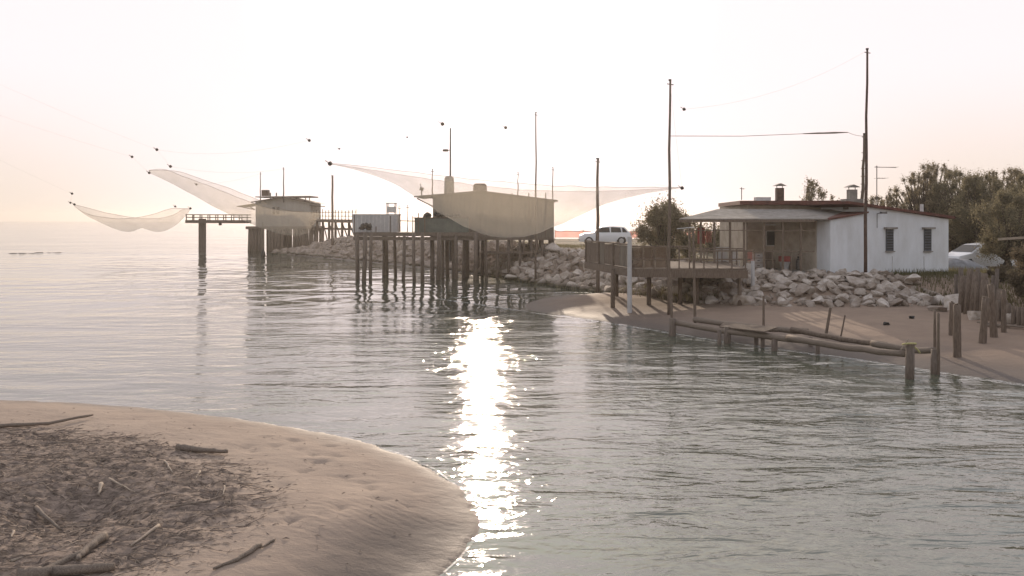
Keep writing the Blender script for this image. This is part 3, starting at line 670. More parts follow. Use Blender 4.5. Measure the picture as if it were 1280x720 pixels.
# porch things
def small(name, label, cat, mb, material, group=None): return tag(mb.build(name, material), label, cat, group)
x = XP(946,43.4); t = thing('cabinet', (x,43.4,1.57), 'pale chest of drawers standing inside the porch', 'cabinet')
MB().box((x,43.4,1.97),(.8,.5,.8)).build('body','beige',t)
for k in range(3): dd = MB().box((x,43.13,1.75+k*.24),(.7,.03,.2)).build('drawer','wpaint',t); MB().box((x,43.10,1.75+k*.24),(.12,.03,.03)).build('handle','dark',dd)
x = XP(903,43.2); small('board','blue-white sheet of board leaning inside the left porch bays','board', MB().box((x,43.2,2.12),(.62,.05,1.05)), 'plastic')
x = XP(981,42.6); t = thing('tub', (x,42.6,1.57), 'white plastic tub under the red crate on the porch floor', 'tub')
mb = MB(); mb.tube([(x,42.6,1.57),(x,42.6,1.92)], [.17,.24], 14); mb.build('body','plastic',t, 'auto'); MB().tube([(x,42.6,1.9),(x,42.6,1.95)], [.26,.26], 14).build('rim','plastic',t)
mb = MB(); mb.box((x,42.6,1.98),(.5,.34,.03))
for sx in (-1,1): mb.box((x+sx*.24,42.6,2.1),(.03,.34,.24))
for sy in (-1,1): mb.box((x,42.6+sy*.16,2.1),(.46,.03,.24))
small('crate','dull red crate resting on the white tub in the porch','crate', mb, 'redc')
x = XP(1008,42.8); t = thing('table', (x,42.8,1.57), 'dark wooden table at the right end of the porch', 'table')
MB().box((x,42.8,2.30),(1.0,.7,.05)).build('tabletop','wood',t)
for sx in (-1,1):
    for sy in (-1,1): MB().box((x+sx*.42,42.8+sy*.28,1.92),(.06,.06,.7)).build('leg','wood',t)
def chair(px, Yd, label, material):
    x = XP(px,Yd); t = thing('chair', (x,Yd,1.57), label, 'chair', 'porch chairs')
    MB().box((x,Yd,2.02),(.44,.44,.04)).build('seat',material,t); MB().box((x,Yd+.21,2.28),(.44,.04,.45)).build('backrest',material,t)
    for sx in (-1,1):
        for sy in (-1,1): MB().box((x+sx*.19,Yd+sy*.18,1.785),(.04,.04,.43)).build('leg',material,t)
chair(962,42.7,'dark wooden chair beside the pale chest of drawers','wood')
chair(936,42.6,'faded pink chair by the middle porch post','pinkc')
chair(918,42.8,'pale chair behind the left porch railing','wpaint')
x = XP(999,42.5); t = thing('gas_bottle', (x,42.5,1.57), 'grey gas bottle standing next to the dark porch table', 'gas bottle')
MB().tube([(x,42.5,1.57),(x,42.5,1.6),(x,42.5,2.05),(x,42.5,2.15)], [.12,.15,.15,.06], 12).build('body','metal',t,'auto'); MB().tube([(x,42.5,2.15),(x,42.5,2.22)], .09, 10).build('collar','dark',t)
def cloth(px0, px1, y0, y1, Yd, label, material, seed):
    mb = MB(); nx_, nz_ = 14, 10; i0 = 0; x0, x1 = XP(px0,Yd), XP(px1,Yd); z1, z0 = ZP(y0,Yd), ZP(y1,Yd)
    for j in range(nz_+1):
        for i in range(nx_+1):
            u, v = i/nx_, j/nz_; mb.v.append((x0+(x1-x0)*u, Yd+.05*math.sin(u*17+seed)*(.3+v), z1+(z0-z1)*v + .02*math.sin(u*9+seed)*v))
    for j in range(nz_):
        for i in range(nx_): a = j*(nx_+1)+i; mb.f.append((a,a+1,a+nx_+2,a+nx_+1))
    return small('towel', label, 'towel', mb, material, 'towels hanging at the porch end')
cloth(872,881,284.5,305,43.6,'dark red towel hanging at the left end of the porch','redc',1)
cloth(882.5,889.5,289,303,43.6,'faded pink towel hanging right of the dark red towel','pinkc',2)
cl = MB().tube([(XP(860,43.6),43.6,ZP(284,43.6)),(XP(894,43.6),43.6,ZP(283.6,43.6))], .008, 5); small('washing_line','thin washing line holding the red towels','line',cl,'rope')
x = XP(941,38.6); small('white_post','short white post at the right end of the platform deck','post', MB().tube([(x,38.6,.9),(x,38.6,ZP(326,38.6))], [.08,.08], 10), 'plastic')

# ------------------------------------------------------------------ masts
def mast(px, yt, yb, Yd, r0, label, material='wood', px_top=None, rungs=False, name='mast', z0=None):
    x = XP(px,Yd); zb = ZP(yb,Yd) if z0 is None else z0; z1 = ZP(yt,Yd); xt = XP(px_top or px, Yd)
    t = thing(name, (x,Yd,zb), label, 'mast')
    k = 7; MB().tube([(x+(xt-x)*i/k + .02*math.sin(i*2.1+px), Yd, zb-.3+(z1-zb+.3)*i/k) for i in range(k+1)], [r0*(1-.45*i/k) for i in range(k+1)], 8, .04).build('pole', material, t, True)
    c = MB().tube([(xt,Yd,z1),(xt,Yd,z1+.06)], r0*.8, 8); c.build('cap','dark',t)
    m_ = MB().tube([(xt-.12,Yd,z1-.12),(xt+.14,Yd,z1-.16)], .02, 5); m_.build('hook','dark',t)
    if rungs:
        for i in range(7):
            zz = z1 - .9 - i*(z1-zb)/9; MB().beam((x+(xt-x)*(zz-zb)/(z1-zb)-.13,Yd-.06,zz),(x+(xt-x)*(zz-zb)/(z1-zb)+.13,Yd-.06,zz),.03,.03).build('rung','wood',t)
    return t
mast(1081.5, 62, 346, 39.6, .085, 'tallest wooden mast, standing in front of the white house corner', 'rust', 1084)
mast(1077.5, 168, 256, 43.2, .09, 'shorter leaning mast with rungs on the house roof beside the tallest mast', 'wood', 1080.5, True)
mast(836, 101, 383, 35.2, .075, 'tall slender mast at the front of the raised platform', 'wood', 837.5, z0=gz(XP(836,35.2),35.2))
mast(669.5, 141, 318, 55.5, .07, 'tall thin mast in front of the right end of the brown stilt hut', 'wood', 670, z0=gz(XP(669.5,55.5),55.5))
mast(747, 199, 330, 47.5, .115, 'thick wooden mast standing behind the panelled platform end', 'wood', z0=gz(XP(747,47.5),47.5))
mast(415.5, 220, 304, 97, .17, 'thick mast on the breakwater right of the grey stilt hut', 'wood', z0=gz(XP(415.5,97),97)-.2)
mast(325.5, 216, 245, 110, .08, 'thin mast at the left of the grey hut roof', 'metal', z0=ZP(250,110))
mast(354.5, 210, 246, 110, .09, 'thin mast rising from the middle of the grey hut roof', 'metal', z0=ZP(250,110))
mast(540.5, 212, 240, 61.5, .05, 'short rod standing on the left part of the brown hut roof', 'wood', z0=ZP(243,61.5))
mast(647.5, 216, 243, 63, .045, 'short rod behind the brown hut roof left of the tall thin mast', 'wood', z0=ZP(248,63))
mast(691, 210, 300, 66, .06, 'pole with a small cap behind the right corner of the brown hut', 'wood', z0=gz(XP(691,66),66))
mast(499, 258, 292, 60.5, .035, 'thin rod at the right end of the white container deck', 'wood', z0=2.9)
mast(509.5, 257, 292, 60.5, .035, 'thin rod between the white container and the green panel', 'wood', z0=2.9)
# lamp on a tall pole behind the brown hut
x = XP(563,63); t = thing('lamp_post', (x,63,1.6), 'tall lamp post with one arm rising behind the brown hut chimney', 'lamp post')
MB().tube([(x,63,1.0),(x,63,ZP(160,63))], [.09,.055], 8).build('pole','metal',t)
MB().tube([(x,63,ZP(188,63)),(x-.3,63,ZP(187,63))], .03, 6).build('arm','metal',t)
MB().tube([(x-.55,63,ZP(189,63)),(x-.5,63,ZP(188,63)+.0),(x-.2,63,ZP(188,63)),(x-.15,63,ZP(189,63))], [.03,.09,.09,.03], 8).build('lamp_head','dark',t)

# ------------------------------------------------------------------ grey stilt hut (far left)
Yh = 110
hut = thing('stilt_hut', (XP(354,Yh),Yh,0), 'grey fishing hut on dark piles at the end of the long pier', 'hut')
P = lambda px, py, Y=Yh: D(px, py, Y)
MB().prism([P(319.5,283),P(388,283),P(388,253.5),P(354,247.3),P(319.5,252)], (0,6,0)).build('wall','huta',hut)
wn = MB().box(P(345,263.5)-Vector((0,.02,0)),(.85,.06,.9)).build('window','glass',hut)
m_ = MB(); m_.box(P(345,263.5)-Vector((0,.07,0)),(.06,.04,.9)).box(P(345,263.5)-Vector((0,.07,0)),(.85,.04,.06)); m_.build('sash','wpaint',wn)
MB().prism([P(315,253.4),P(354,247.0),P(354,245.8),P(315,252.2)], (0,-.5,0)).prism([P(354,247.0),P(393,254.4),P(393,253.2),P(354,245.8)], (0,-.5,0)).build('verge_board','roof',hut)
MB().prism([P(315,252.6),P(354,246.2),P(393,253.6),P(354,245.2)], (0,7,0)).build('roof','roof',hut)
MB().prism([P(319,246.6,111),P(388,246.3,111),P(388,244.8,111),P(319,245.6,111)], (0,4.5,0)).build('roof_canopy','roof',hut)
for px in (362,368,375,382,387): MB().box(P(px,248.3,111),(.1,.1,.5)).build('canopy_post','wood',hut)
MB().prism([P(296,258.6),P(320,254.5),P(320,253.8),P(296,257.6)], (0,5,0)).build('awning','roof',hut)
for px in (299,311): MB().beam(P(px,258.2)-Vector((0,-.2,0)), P(318,262)-Vector((0,-.2,0)), .1,.1).build('awning_brace','wood',hut)
MB().prism([P(386,256.5),P(396,257),P(396,258),P(386,257.5)], (0,5,0)).build('side_awning','roof',hut)
MB().box(P(332,241.3),(.8,.8,.75)).build('chimney','rust',hut)
for px in (338,345.5): MB().tube([P(px,248),P(px,241)], .08, 6).build('flue_pipe','metal',hut)
MB().prism([P(307,286.5),P(392,286.5),P(392,283.0),P(307,283.0)], (0,6.6,0)).build('floor_beam','dwood',hut)
for px in (311.5,315,319,323,326.5, 336,340,344,348,352.5, 367.5,371,375,379,383,387.5):
    for k, Yd in enumerate((110.3,113,116)):
        if k and random.random() < .35: continue
        x = XP(px,110); MB().tube([(x+random.uniform(-.1,.1),Yd,-1.2),(x,Yd,ZP(286.5,110))], [.24,.2], 8, .06).build('pile','dwood',hut, True)
# pier to the left
pier = thing('pier', (XP(270,Yh),Yh+2,0), 'timber pier jutting left from the grey stilt hut', 'pier')
MB().prism([P(231.5,278.8),P(307,279.2),P(307,275.2),P(231.5,275.0)], (0,2.4,0)).build('deck','dwood',pier)
for dy in (0.1, 2.3):
    for yy in (268.3,271.6):
        MB().beam(P(231.8,yy)+Vector((0,dy,0)), P(307,yy+.3)+Vector((0,dy,0)), .08,.11).build('rail','wood',pier)
    for px in (232.5,242,252,262,272,282,292,302): MB().beam(P(px,275.2)+Vector((0,dy,0)), P(px,267.8)+Vector((0,dy,0)), .1,.1).build('rail_post','wood',pier)
MB().box(P(248.7,296.5)+Vector((0,1.2,0)),(.72,.7,4.6)).build('pile','dwood',pier)
small('mooring_bollard','small dark block hanging under the pier deck','block', MB().box(P(275,280)+Vector((0,.1,0)),(.3,.3,.35)), 'dark')
# walkway to the right, down to the breakwater
wk = thing('walkway', (XP(415,104),104,1), 'raised timber walkway with many railing stakes between the grey hut and the breakwater', 'walkway')
a, b_ = P(391,275.5,112), P(447,276.5,98)
MB().beam(a, b_, 2.0, .35).build('deck','dwood',wk)
MB().beam(a+Vector((0,0,-1.0)), b_+Vector((0,0,-.9)), .2, .22).build('tie_beam','dwood',wk)
for k in range(15):
    p = a.lerp(b_, k/14)+Vector((0,-1,0)); MB().beam(p, p+Vector((0,0,1.15+.25*random.random())), .08,.08).build('rail_post','wood',wk)
for h in (.55, 1.0): MB().beam(a+Vector((0,-1,h)), b_+Vector((0,-1,h)), .06,.07).build('rail','wood',wk)
for k in range(8):
    p = a.lerp(b_, k/7); z0 = min(gz(p.x,p.y),1.6); MB().tube([(p.x,p.y-.8,z0-1.0),(p.x,p.y-.8,p.z)], .15, 7).build('pile','dwood',wk)
    if k < 7:
        q = a.lerp(b_, (k+1)/7); MB().beam((p.x,p.y-.8,p.z-.2),(q.x,q.y-.8,max(.6,z0)), .1,.12).build('brace','dwood',wk)
# buoy hanging in front of the hut
x = XP(329,92); t = thing('marker_float', (x,92,0), 'black cone-shaped float on a thin rope in front of the hut piles', 'float')
MB().tube([(x,92,-.1),(x,92,.15),(x,92,.55),(x,92,.95)], [.12,.26,.2,.03], 10).build('cone','bouy',t,True)
MB().tube([(x,92,.95),(x+.05,92,2.2),(x-.05,92,3.6)], .04, 6).build('rope','rope',t)
for i, px in enumerate((20,27,36,49,56,63,70)):
    p = W(px, 316.8 if px < 45 else 316); o = bpy.data.objects.new('shoal_stone', protos[i]); o.location=(p.x,p.y,-.05); o.scale=(1.8,.8,.35); C.objects.link(o); tag(o,'low dark stone awash in the distant shoal at far left','stone','stones awash at far left')

# ------------------------------------------------------------------ brown stilt hut (middle)
Y2 = 60
h2 = thing('stilt_hut', (XP(615,Y2),Y2,0), 'long brown stilt hut with a low gable roof behind the big central net', 'hut')
P2 = lambda px, py, Y=Y2: D(px, py, Y)
MB().prism([P2(541,297),P2(692.5,297),P2(692.5,250.5),P2(601,240),P2(541,243.5)], (0,5.5,0)).build('wall','hutb',h2)
MB().prism([P2(518,246.8),P2(601,240.0),P2(601,238.2),P2(518,245.2)], (0,-.35,0)).prism([P2(601,240.0),P2(697,252.2),P2(697,250.2),P2(601,238.2)], (0,-.35,0)).build('verge_board','roof',h2)
MB().prism([P2(518,246.2),P2(601,239.4),P2(601,238.5),P2(518,245.4)], (0,6,0)).prism([P2(601,239.4),P2(697,251.6),P2(697,250.6),P2(601,238.5)], (0,6,0)).build('roof','roof',h2)
MB().beam(P2(521,248), P2(541,258), .08,.08).build('eave_brace','wood',h2)
c = MB(); c.tube([P2(561.5,242,61.5),P2(561.5,223,61.5),P2(561.5,220.5,61.5)], [.36,.33,.24], 14); c.build('chimney','concrete',h2,'auto')
c = MB(); c.tube([P2(600,240,61.5),P2(600,231.5,61.5),P2(600,229.5,61.5)], [.5,.47,.36], 14); c.build('roof_tank','rust',h2,'auto')
MB().prism([P2(541,300),P2(692.5,300),P2(692.5,296.8),P2(541,296.8)], (0,5.6,0)).build('floor_beam','dwood',h2)
for px in (601,620,640,661,682): MB().box(P2(px,268)-Vector((0,.05,0)),(.07,.06,2.9)).build('batten','wood',h2)
for px in (541,553,566,580,594,607,622,636,650,664,678,691):
    for k, dy in enumerate((.2,2.8,5.2)):
        if (k==1 and random.random()<.75) or (k==2 and random.random()<.4): continue
        x = XP(px,Y2); z0 = min(gz(x,Y2+dy),0.6)-.8; MB().tube([(x+random.uniform(-.08,.08),Y2+dy,z0),(x,Y2+dy,ZP(298,Y2))], [.12,.10], 8, .07).build('pile','dwood',h2,True)
for a_, b_ in ((601,636),(636,664),(664,691)): MB().beam(P2(a_,315,60.15), P2(b_,316,60.15), .1,.16).build('tie_beam','dwood',h2)
for px in (607,621,640,655,672): MB().beam(P2(px,300,60.1),P2(px,318,60.1),.1,.1).build('strut','wood',h2)
# front deck with its piles
dk = thing('fishing_deck', (XP(500,59),59,0), 'timber deck on thick round piles left of the brown stilt hut', 'deck')
MB().prism([D(442,295,59),D(606,295.8,59),D(606,290.5,59),D(442,290.5,59)], (0,4.5,0)).build('deck','dwood',dk)
MB().beam(D(442,298,59.2),D(606,298.5,59.2),.2,.22).build('cross_beam','dwood',dk)
PX = [(446.7,349),(455.8,352),(463.4,350),(480.5,344),(483,341),(493.6,344),(505,349),(517,354),(528,352),(540.5,345),(548.5,350),(558.5,346),(570,349),(583,346),(595,350),(603,344)]
for px, yb in PX:
    Yb = min(max(4*F/(yb-HY),56.5),64); x = XP(px, Yb); r = random.uniform(.105,.15); tp = D(px, 292, max(Yb,59.3)).z if Yb > 59 else ZP(291,Yb)
    MB().tube([(x+random.uniform(-.12,.12),Yb,-1.2),(x,Yb,1.4),(x+random.uniform(-.04,.04),Yb,tp)], [r*1.1,r,r*.95], 9, .06).build('pile','dwood',dk,True)
for px, yt in ((443,268),(470,283),(488,270),(516,270),(523,266),(531,268)): MB().beam(D(px,291,59.1),D(px,yt,59.1),.06,.06).build('rail_post','wood',dk)
MB().beam(D(500,276,59.1),D(524,276.5,59.1),.05,.06).build('rail','wood',dk)
t = thing('container', D(471,290.4,61.5), 'pale grey-white container on the left end of the timber deck', 'container')
MB().box(D(471,279.8,61.5),(3.1,1.6,1.25)).build('body','plastic',t)
m_ = MB()
for k in range(12): m_.box(D(471,279.8,61.5)+Vector((-1.45+k*.264,-.82,0)),(.06,.04,1.15))
m_.build('rib','wpaint',t)
MB().box(D(471,268.3,61.5),(3.16,1.66,.08)).build('lid','wpaint',t)
t = thing('green_cabin', D(556,290.4,60.8-.9), 'low dull green cabin on the deck against the brown hut', 'cabin')
MB().box(D(553,282.0,60.2)-Vector((0,.35,0)),(3.6,1.0,1.0)).build('wall','green',t)
m_ = MB()
for k in range(9): m_.box(D(553,282,60.2)+Vector((-1.6+k*.4,-.87,0)),(.05,.04,.95))
m_.build('batten','green',t)
MB().box(D(553,272.4,60.2)-Vector((0,.35,0)),(3.7,1.1,.07)).build('roof','roof',t)
def heap(px, py, Yd, w_, h_, label, material, seed, name='net_heap'):
    g = random.Random(seed); p = D(px,py,Yd); mb = MB()
    for k in range(9):
        c = p + Vector((g.uniform(-.5,.5)*w_, g.uniform(-.2,.2), h_*.25+g.uniform(0,.35)*h_)); s = g.uniform(.25,.45)
        mb.hull([c + Vector((g.gauss(0,1),g.gauss(0,1),g.gauss(0,.7))).normalized()*Vector((w_*.3*s*2,.3,h_*.5)).length*.55*g.uniform(.7,1) for _ in range(14)])
    return small(name, label, 'heap', mb, material)
heap(459,288,59.9,1.0,.6,'dark heap of old nets in front of the pale container','dark',3)
heap(540,272,59.8,1.5,.3,'dark pile of rope and floats on the green cabin roof','dark',4)
heap(566,272.2,59.8,.9,.2,'small dark bundle on the right of the green cabin roof','dark',5)
# white viewing frame behind
t = thing('lookout_frame', D(488.5,270,75), 'small white lookout frame standing behind the pale container', 'lookout')
for px in (483.5,493.5):
    for dy in (0,.8): MB().beam(D(px,285,75)+Vector((0,dy,0)), D(px,254,75)+Vector((0,dy,0)), .07,.07).build('post','wpaint',t)
MB().box(D(488.5,254,75)+Vector((0,.4,0)),(.85,1.0,.07)).build('roof','wpaint',t); MB().box(D(488.5,262,75)+Vector((0,.4,0)),(.7,.8,.5)).build('panel','wpaint',t)
MB().box(D(488.5,268,75)+Vector((0,.4,0)),(.8,.9,.07)).build('platform','wood',t)
# weather vane on the hut
x = XP(527,60.5); t = thing('roof_winch', (x,60.5,ZP(246,60.5)), 'little dark winch head perched on the left roof edge of the brown hut', 'winch')
MB().tube([(x,60.5,ZP(246,60.5)),(x,60.5,ZP(236,60.5))], .05, 6).build('stand','dark',t); MB().tube([(x-.12,60.5,ZP(235.5,60.5)),(x+.12,60.5,ZP(237,60.5))], .12, 8).build('drum','dark',t); MB().tube([(x,60.5,ZP(236,60.5)),(x-.1,60.5,ZP(229.5,60.5))], .025, 5).build('crank','dark',t)

# ------------------------------------------------------------------ nets
def hammock(top, bot, Yc, depth, label, material, nu=60, nv=18, wob=.08):
    """top/bot: photo curves [(px,py)..]; the net hangs as a trough between two long edges depth apart"""
    tx = [p[0] for p in top]; ty = [p[1] for p in top]; bx = [p[0] for p in bot]; by = [p[1] for p in bot]
    x0, x1 = tx[0], tx[-1]; mb = MB()
    for i in range(nu+1):
        s = i/nu; px = x0+(x1-x0)*s; a = np.interp(px, tx, ty); b = np.interp(px, bx, by)
        w_ = depth*math.sin(math.pi*s)**.7+.05 if 0 < s < 1 else .05
        for j in range(nv+1):
            v = -1+2*j/nv; Yd = Yc + w_*v*.5; fz = 1-abs(v)**1.8
            z = ZP(a, Yc)*(1-fz) + ZP(b, Yc)*fz + wob*noise.noise((px*.05, v*2, 3))*math.sin(math.pi*s)
            mb.v.append((XP(px,Yc), Yd, z))
    for i in range(nu):
        for j in range(nv): k = i*(nv+1)+j; mb.f.append((k,k+1,k+nv+2,k+nv+1))
    t = thing('fishing_net', (XP((x0+x1)/2,Yc),Yc,ZP(by[len(by)//2],Yc)), label, 'fishing net')
    o = mb.build('net', material, t, True)
    e1 = MB(); e2 = MB(); A = [Vector(mb.v[i*(nv+1)]) for i in range(nu+1)]; Bq = [Vector(mb.v[i*(nv+1)+nv]) for i in range(nu+1)]
    e1.tube(A, .010*Yc/60, 5); e2.tube(Bq, .010*Yc/60, 5)
    e1.build('edge_rope','rope',t); e2.build('edge_rope','rope',t)
    return t, A, Bq
def smooth_curve(pts, n=40):
    xs_ = [p[0] for p in pts]; ys_ = [p[1] for p in pts]; m = len(pts); out = []
    for k in range(n+1):
        x = xs_[0] + (xs_[-1]-xs_[0])*k/n; i = max(0, min(m-2, next((q for q in range(m-1) if x <= xs_[q+1]), m-2)))
        def sl(q):
            a, b = max(0,q-1), min(m-1,q+1); return (ys_[b]-ys_[a])/(xs_[b]-xs_[a])
        h = xs_[i+1]-xs_[i]; u = (x-xs_[i])/h; a, b = sl(i)*h, sl(i+1)*h
        out.append((x, (2*u**3-3*u*u+1)*ys_[i] + (u**3-2*u*u+u)*a + (-2*u**3+3*u*u)*ys_[i+1] + (u**3-u*u)*b))
    return out
top = smooth_curve([(412,204.5),(450,209),(500,216),(580,226.5),(660,234),(720,236.5),(760,236.5),(800,236),(852,234.5)])
bot = smooth_curve([(412,205),(450,214),(495,231),(530,253),(560,272),(590,288),(615,295.5),(640,297),(665,294),(700,281),(730,267),(760,254),(800,243.5),(852,235)])
n1_, A1, B1 = hammock(top, bot, 50, 9, 'largest net, a wide cream trough slung across the centre of the view', 'net')
top = smooth_curve([(186,213),(214,213),(240,222),(280,236),(310,248),(350,262),(400,266)])
bot = smooth_curve([(186,216),(214,229),(240,243),(280,265),(303,275),(332,287),(361,294),(383,292),(400,270)])
n2_, A2, B2 = hammock(top, bot, 103, 7, 'cream net stretched down from upper left towards the grey stilt hut', 'net')
top = smooth_curve([(93,256),(120,266),(150,272),(180,273),(205,268),(222,261),(238,261)])
bot = smooth_curve([(93,257),(115,272),(140,284),(160,290),(178,285),(195,290),(210,287),(225,277),(238,262)])
n3_, A3, B3 = hammock(top, bot, 112, 9, 'small shallow net hanging over the open sea at far left', 'netf')

def cable(p, q, sag, label, r=.009, group='thin net cables'):
    p = Vector(p); q = Vector(q); mb = MB()
    pts = [p.lerp(q, k/16) + Vector((0,0,-sag*4*(k/16)*(1-k/16))) for k in range(17)]
    mb.tube(pts, r, 4); return small('cable', label, 'cable', mb, 'rope', group)
def pulley(px, py, Yd, label, s=1.0):
    p = D(px,py,Yd); t = thing('pulley', p, label, 'pulley', 'net pulleys hanging on cables')
    k = Yd/60*s
    MB().tube([p+Vector((-.09*k,0,.02)),p+Vector((0,0,0)),p+Vector((.10*k,0,-.02))], [.05*k,.115*k,.05*k], 8).build('block','dark',t,True)
    MB().tube([p, p+Vector((-.22*k,0,.14*k))], .018*k, 5).build('hook','dark',t)
    return p
CB = []
tm = lambda px, py, Y: D(px, py, Y)
pl = {}
for key, px, py, Yd, lab, s in [
  ('a',386.5,175.5,80,'pulley hanging high in the sky above the thick breakwater mast',1.0),
  ('b',196,187,103,'pulley high above the upper left corner of the cream net',1.0),
  ('c',165,196,103,'topmost left pulley beyond the corner of the slanting net',.9),
  ('d',186.5,216,103,'pulley at the lower left corner of the slanting cream net',.9),
  ('e',213,208,103,'pulley at the peak of the slanting cream net',1.0),
  ('f',245.5,230.5,103,'small pulley hanging against the slanting cream net',.7),
  ('g',553,155,58,'pulley in the sky just above the lamp post',1.3),
  ('h',632,159.5,55,'pulley high between the lamp post and the tall thin mast',1.1),
  ('i',855,136.5,36,'pulley to the right of the upper slender mast',1.1),
  ('j',852.5,235,50,'pulley at the right corner of the central net',1.2),
  ('k',412.5,204.5,50,'flat pulley at the left corner of the central net',1.5),
  ('l',424,186,70,'tiny pulley above the left corner of the central net',.6),
  ('m',509,171.5,70,'tiny pulley in the sky left of the lamp post',.6),
  ('n',90,242,112,'upper pulley left of the far left net',.8),
  ('o',88,253.5,112,'lower pulley left of the far left net',.7),
  ('p',93,255.5,112,'pulley at the left corner of the far left net',.8),
  ('q',219,258,112,'pulley at the right back corner of the far left net',.7),
  ('r',238,260.5,112,'pulley at the right corner of the far left net',.8)]:
    pl[key] = pulley(px, py, Yd, lab, s)
m837 = D(837.5,102,35.2); m669 = D(670,142,55.5); m1082 = D(1084,63,39.6); m747 = D(747,200,47.5); m415 = D(415.5,221,97); m354 = D(354.5,211,110); m325 = D(325.5,217,110); m563 = D(563,161,63)
off = Vector((-60, 70, 24)); offb = Vector((-60, 66, 20))
for p, q, sag, lab in [
  (pl['k'], m415, .2, 'cable from the left corner of the central net to the thick breakwater mast'),
  (pl['j'], m837, .1, 'cable from the right corner of the central net to the slender mast'),
  (pl['j'], m747, .3, 'cable from the right corner of the central net to the thick middle mast'),
  (pl['k'], pl['l'], .0, 'short cable between the flat pulley and the tiny pulley above it'),
  (pl['l'], pl['a'], .1, 'cable joining the tiny pulley to the high pulley left of it'),
  (pl['a'], pl['b'], .8, 'long cable running left through the high pulleys'),
  (pl['g'], pl['m'], .1, 'cable joining the lamp post pulley to the tiny pulley on its left'),
  (pl['m'], pl['l'], .2, 'cable between the two tiny pulleys'),
  (pl['h'], m669, .2, 'cable from the high pulley down to the tall thin mast'),
  (pl['h'], pl['g'], .2, 'cable between the two pulleys above the brown hut'),
  (pl['i'], m837, .0, 'short cable from the slender mast top to its pulley'),
  (pl['i'], m1082, .5, 'long cable from the slender mast pulley to the tallest mast'),
  (pl['b'], pl['e'], .0, 'cable between the high pulley and the peak of the slanting net'),
  (pl['c'], pl['d'], .0, 'cable from the topmost left pulley to the slanting net corner'),
  (pl['b'], off, .6, 'upper faint cable leaving the picture at left'),
  (pl['c'], offb, .6, 'lower faint cable leaving the picture at left'),
  (pl['f'], m325, .3, 'cable from the small pulley to the thin left hut mast'),
  (pl['e'], m354, .6, 'cable from the peak of the slanting net to the middle hut mast'),
  (pl['n'], pl['o'], .0, 'short cable between the two pulleys at far left'),
  (pl['o'], pl['p'], .0, 'short cable to the left corner of the far left net'),
  (pl['n'], offb, .5, 'cable from the far left net out of the picture'),
  (pl['q'], D(232.5,268,110), .1, 'cable from the far left net to the pier end'),
  (pl['r'], D(234,268,112), .1, 'second cable from the far left net to the pier end'),
  (D(701,252,60), D(741,278,48), .1, 'cable from the brown hut roof corner down to the thick mast'),
  (D(693,212,66), pl['j'], .3, 'cable from the capped pole to the right end of the central net')]:
    cable(p, q, sag, lab, .0034*((p[1]+q[1])/2/60)**.8)
# boom rope with a rolled net at its right end
mb = MB(); a = D(838,170,35.2); b_ = D(1004,167.2,41); c_ = D(1060,165.5,43)
mb.tube([a, a.lerp(b_,.5)+Vector((0,0,-.06)), b_], .012, 5); t = thing('boom_rope', a, 'horizontal rope with a rolled up net at its right end beside the masts', 'rope')
mb.build('rope','rope',t); MB().tube([b_, b_.lerp(c_,.3), b_.lerp(c_,.7), c_], [.02,.045,.04,.02], 7, .3).build('rolled_net','rope',t)
cable(c_, D(1080,170,43.2), .05, 'thin line tying the rolled net to the leaning mast')

# ------------------------------------------------------------------ raised wooden platform on the beach
pf = thing('raised_platform', (6.9,39,.4), 'raised wooden platform on posts over the beach with a panelled left end', 'platform')
zb_, zd = 1.72, 1.98
x0p, x1p, y0p, y1p = 4.87, 9.66, 36.4, 42.6
xl = 3.6
MB().prism([(x0p,y0p,zd-.06),(x1p,y0p,zd-.06),(x1p+.6,y1p,zd-.06),(xl,y1p,zd-.06)], (0,0,.06)).build('deck','woodx',pf)
MB().beam((x0p-.05,y0p-.06,zd-.18),(x1p,y0p-.06,zd-.24),.09,.34).build('fascia_beam','wood',pf)
MB().beam((x0p-.08,y0p,zd-.18),(xl-.08,y1p,zd-.18),.09,.3).build('fascia_beam','wood',pf)
for k in range(5): MB().beam((4.9+k*1.15,y0p,zd-.16),(4.6+k*1.3,y1p,zd-.16),.08,.18).build('joist','dwood',pf)
# panelled left side
n = 9
for k in range(n):
    a = Vector((x0p,y0p,0)).lerp(Vector((xl,y1p,0)), (k+.04)/n); b_ = Vector((x0p,y0p,0)).lerp(Vector((xl,y1p,0)), (k+.96)/n)
    pn = MB().beam((a.x,a.y,2.45),(b_.x,b_.y,2.45), .04, .92+random.uniform(-.05,.03)); pn.build('side_panel', random.choice(('wood','hutb','wood')), pf)
for k in (0,3,6,9):
    a = Vector((x0p,y0p,0)).lerp(Vector((xl,y1p,0)), k/n); MB().beam((a.x-.05,a.y,zd-.2),(a.x-.05,a.y,2.98),.08,.08).build('rail_post','wood',pf)
MB().beam((x0p-.03,y0p,2.96),(xl-.03,y1p,2.96),.09,.06).build('top_rail','wood',pf)
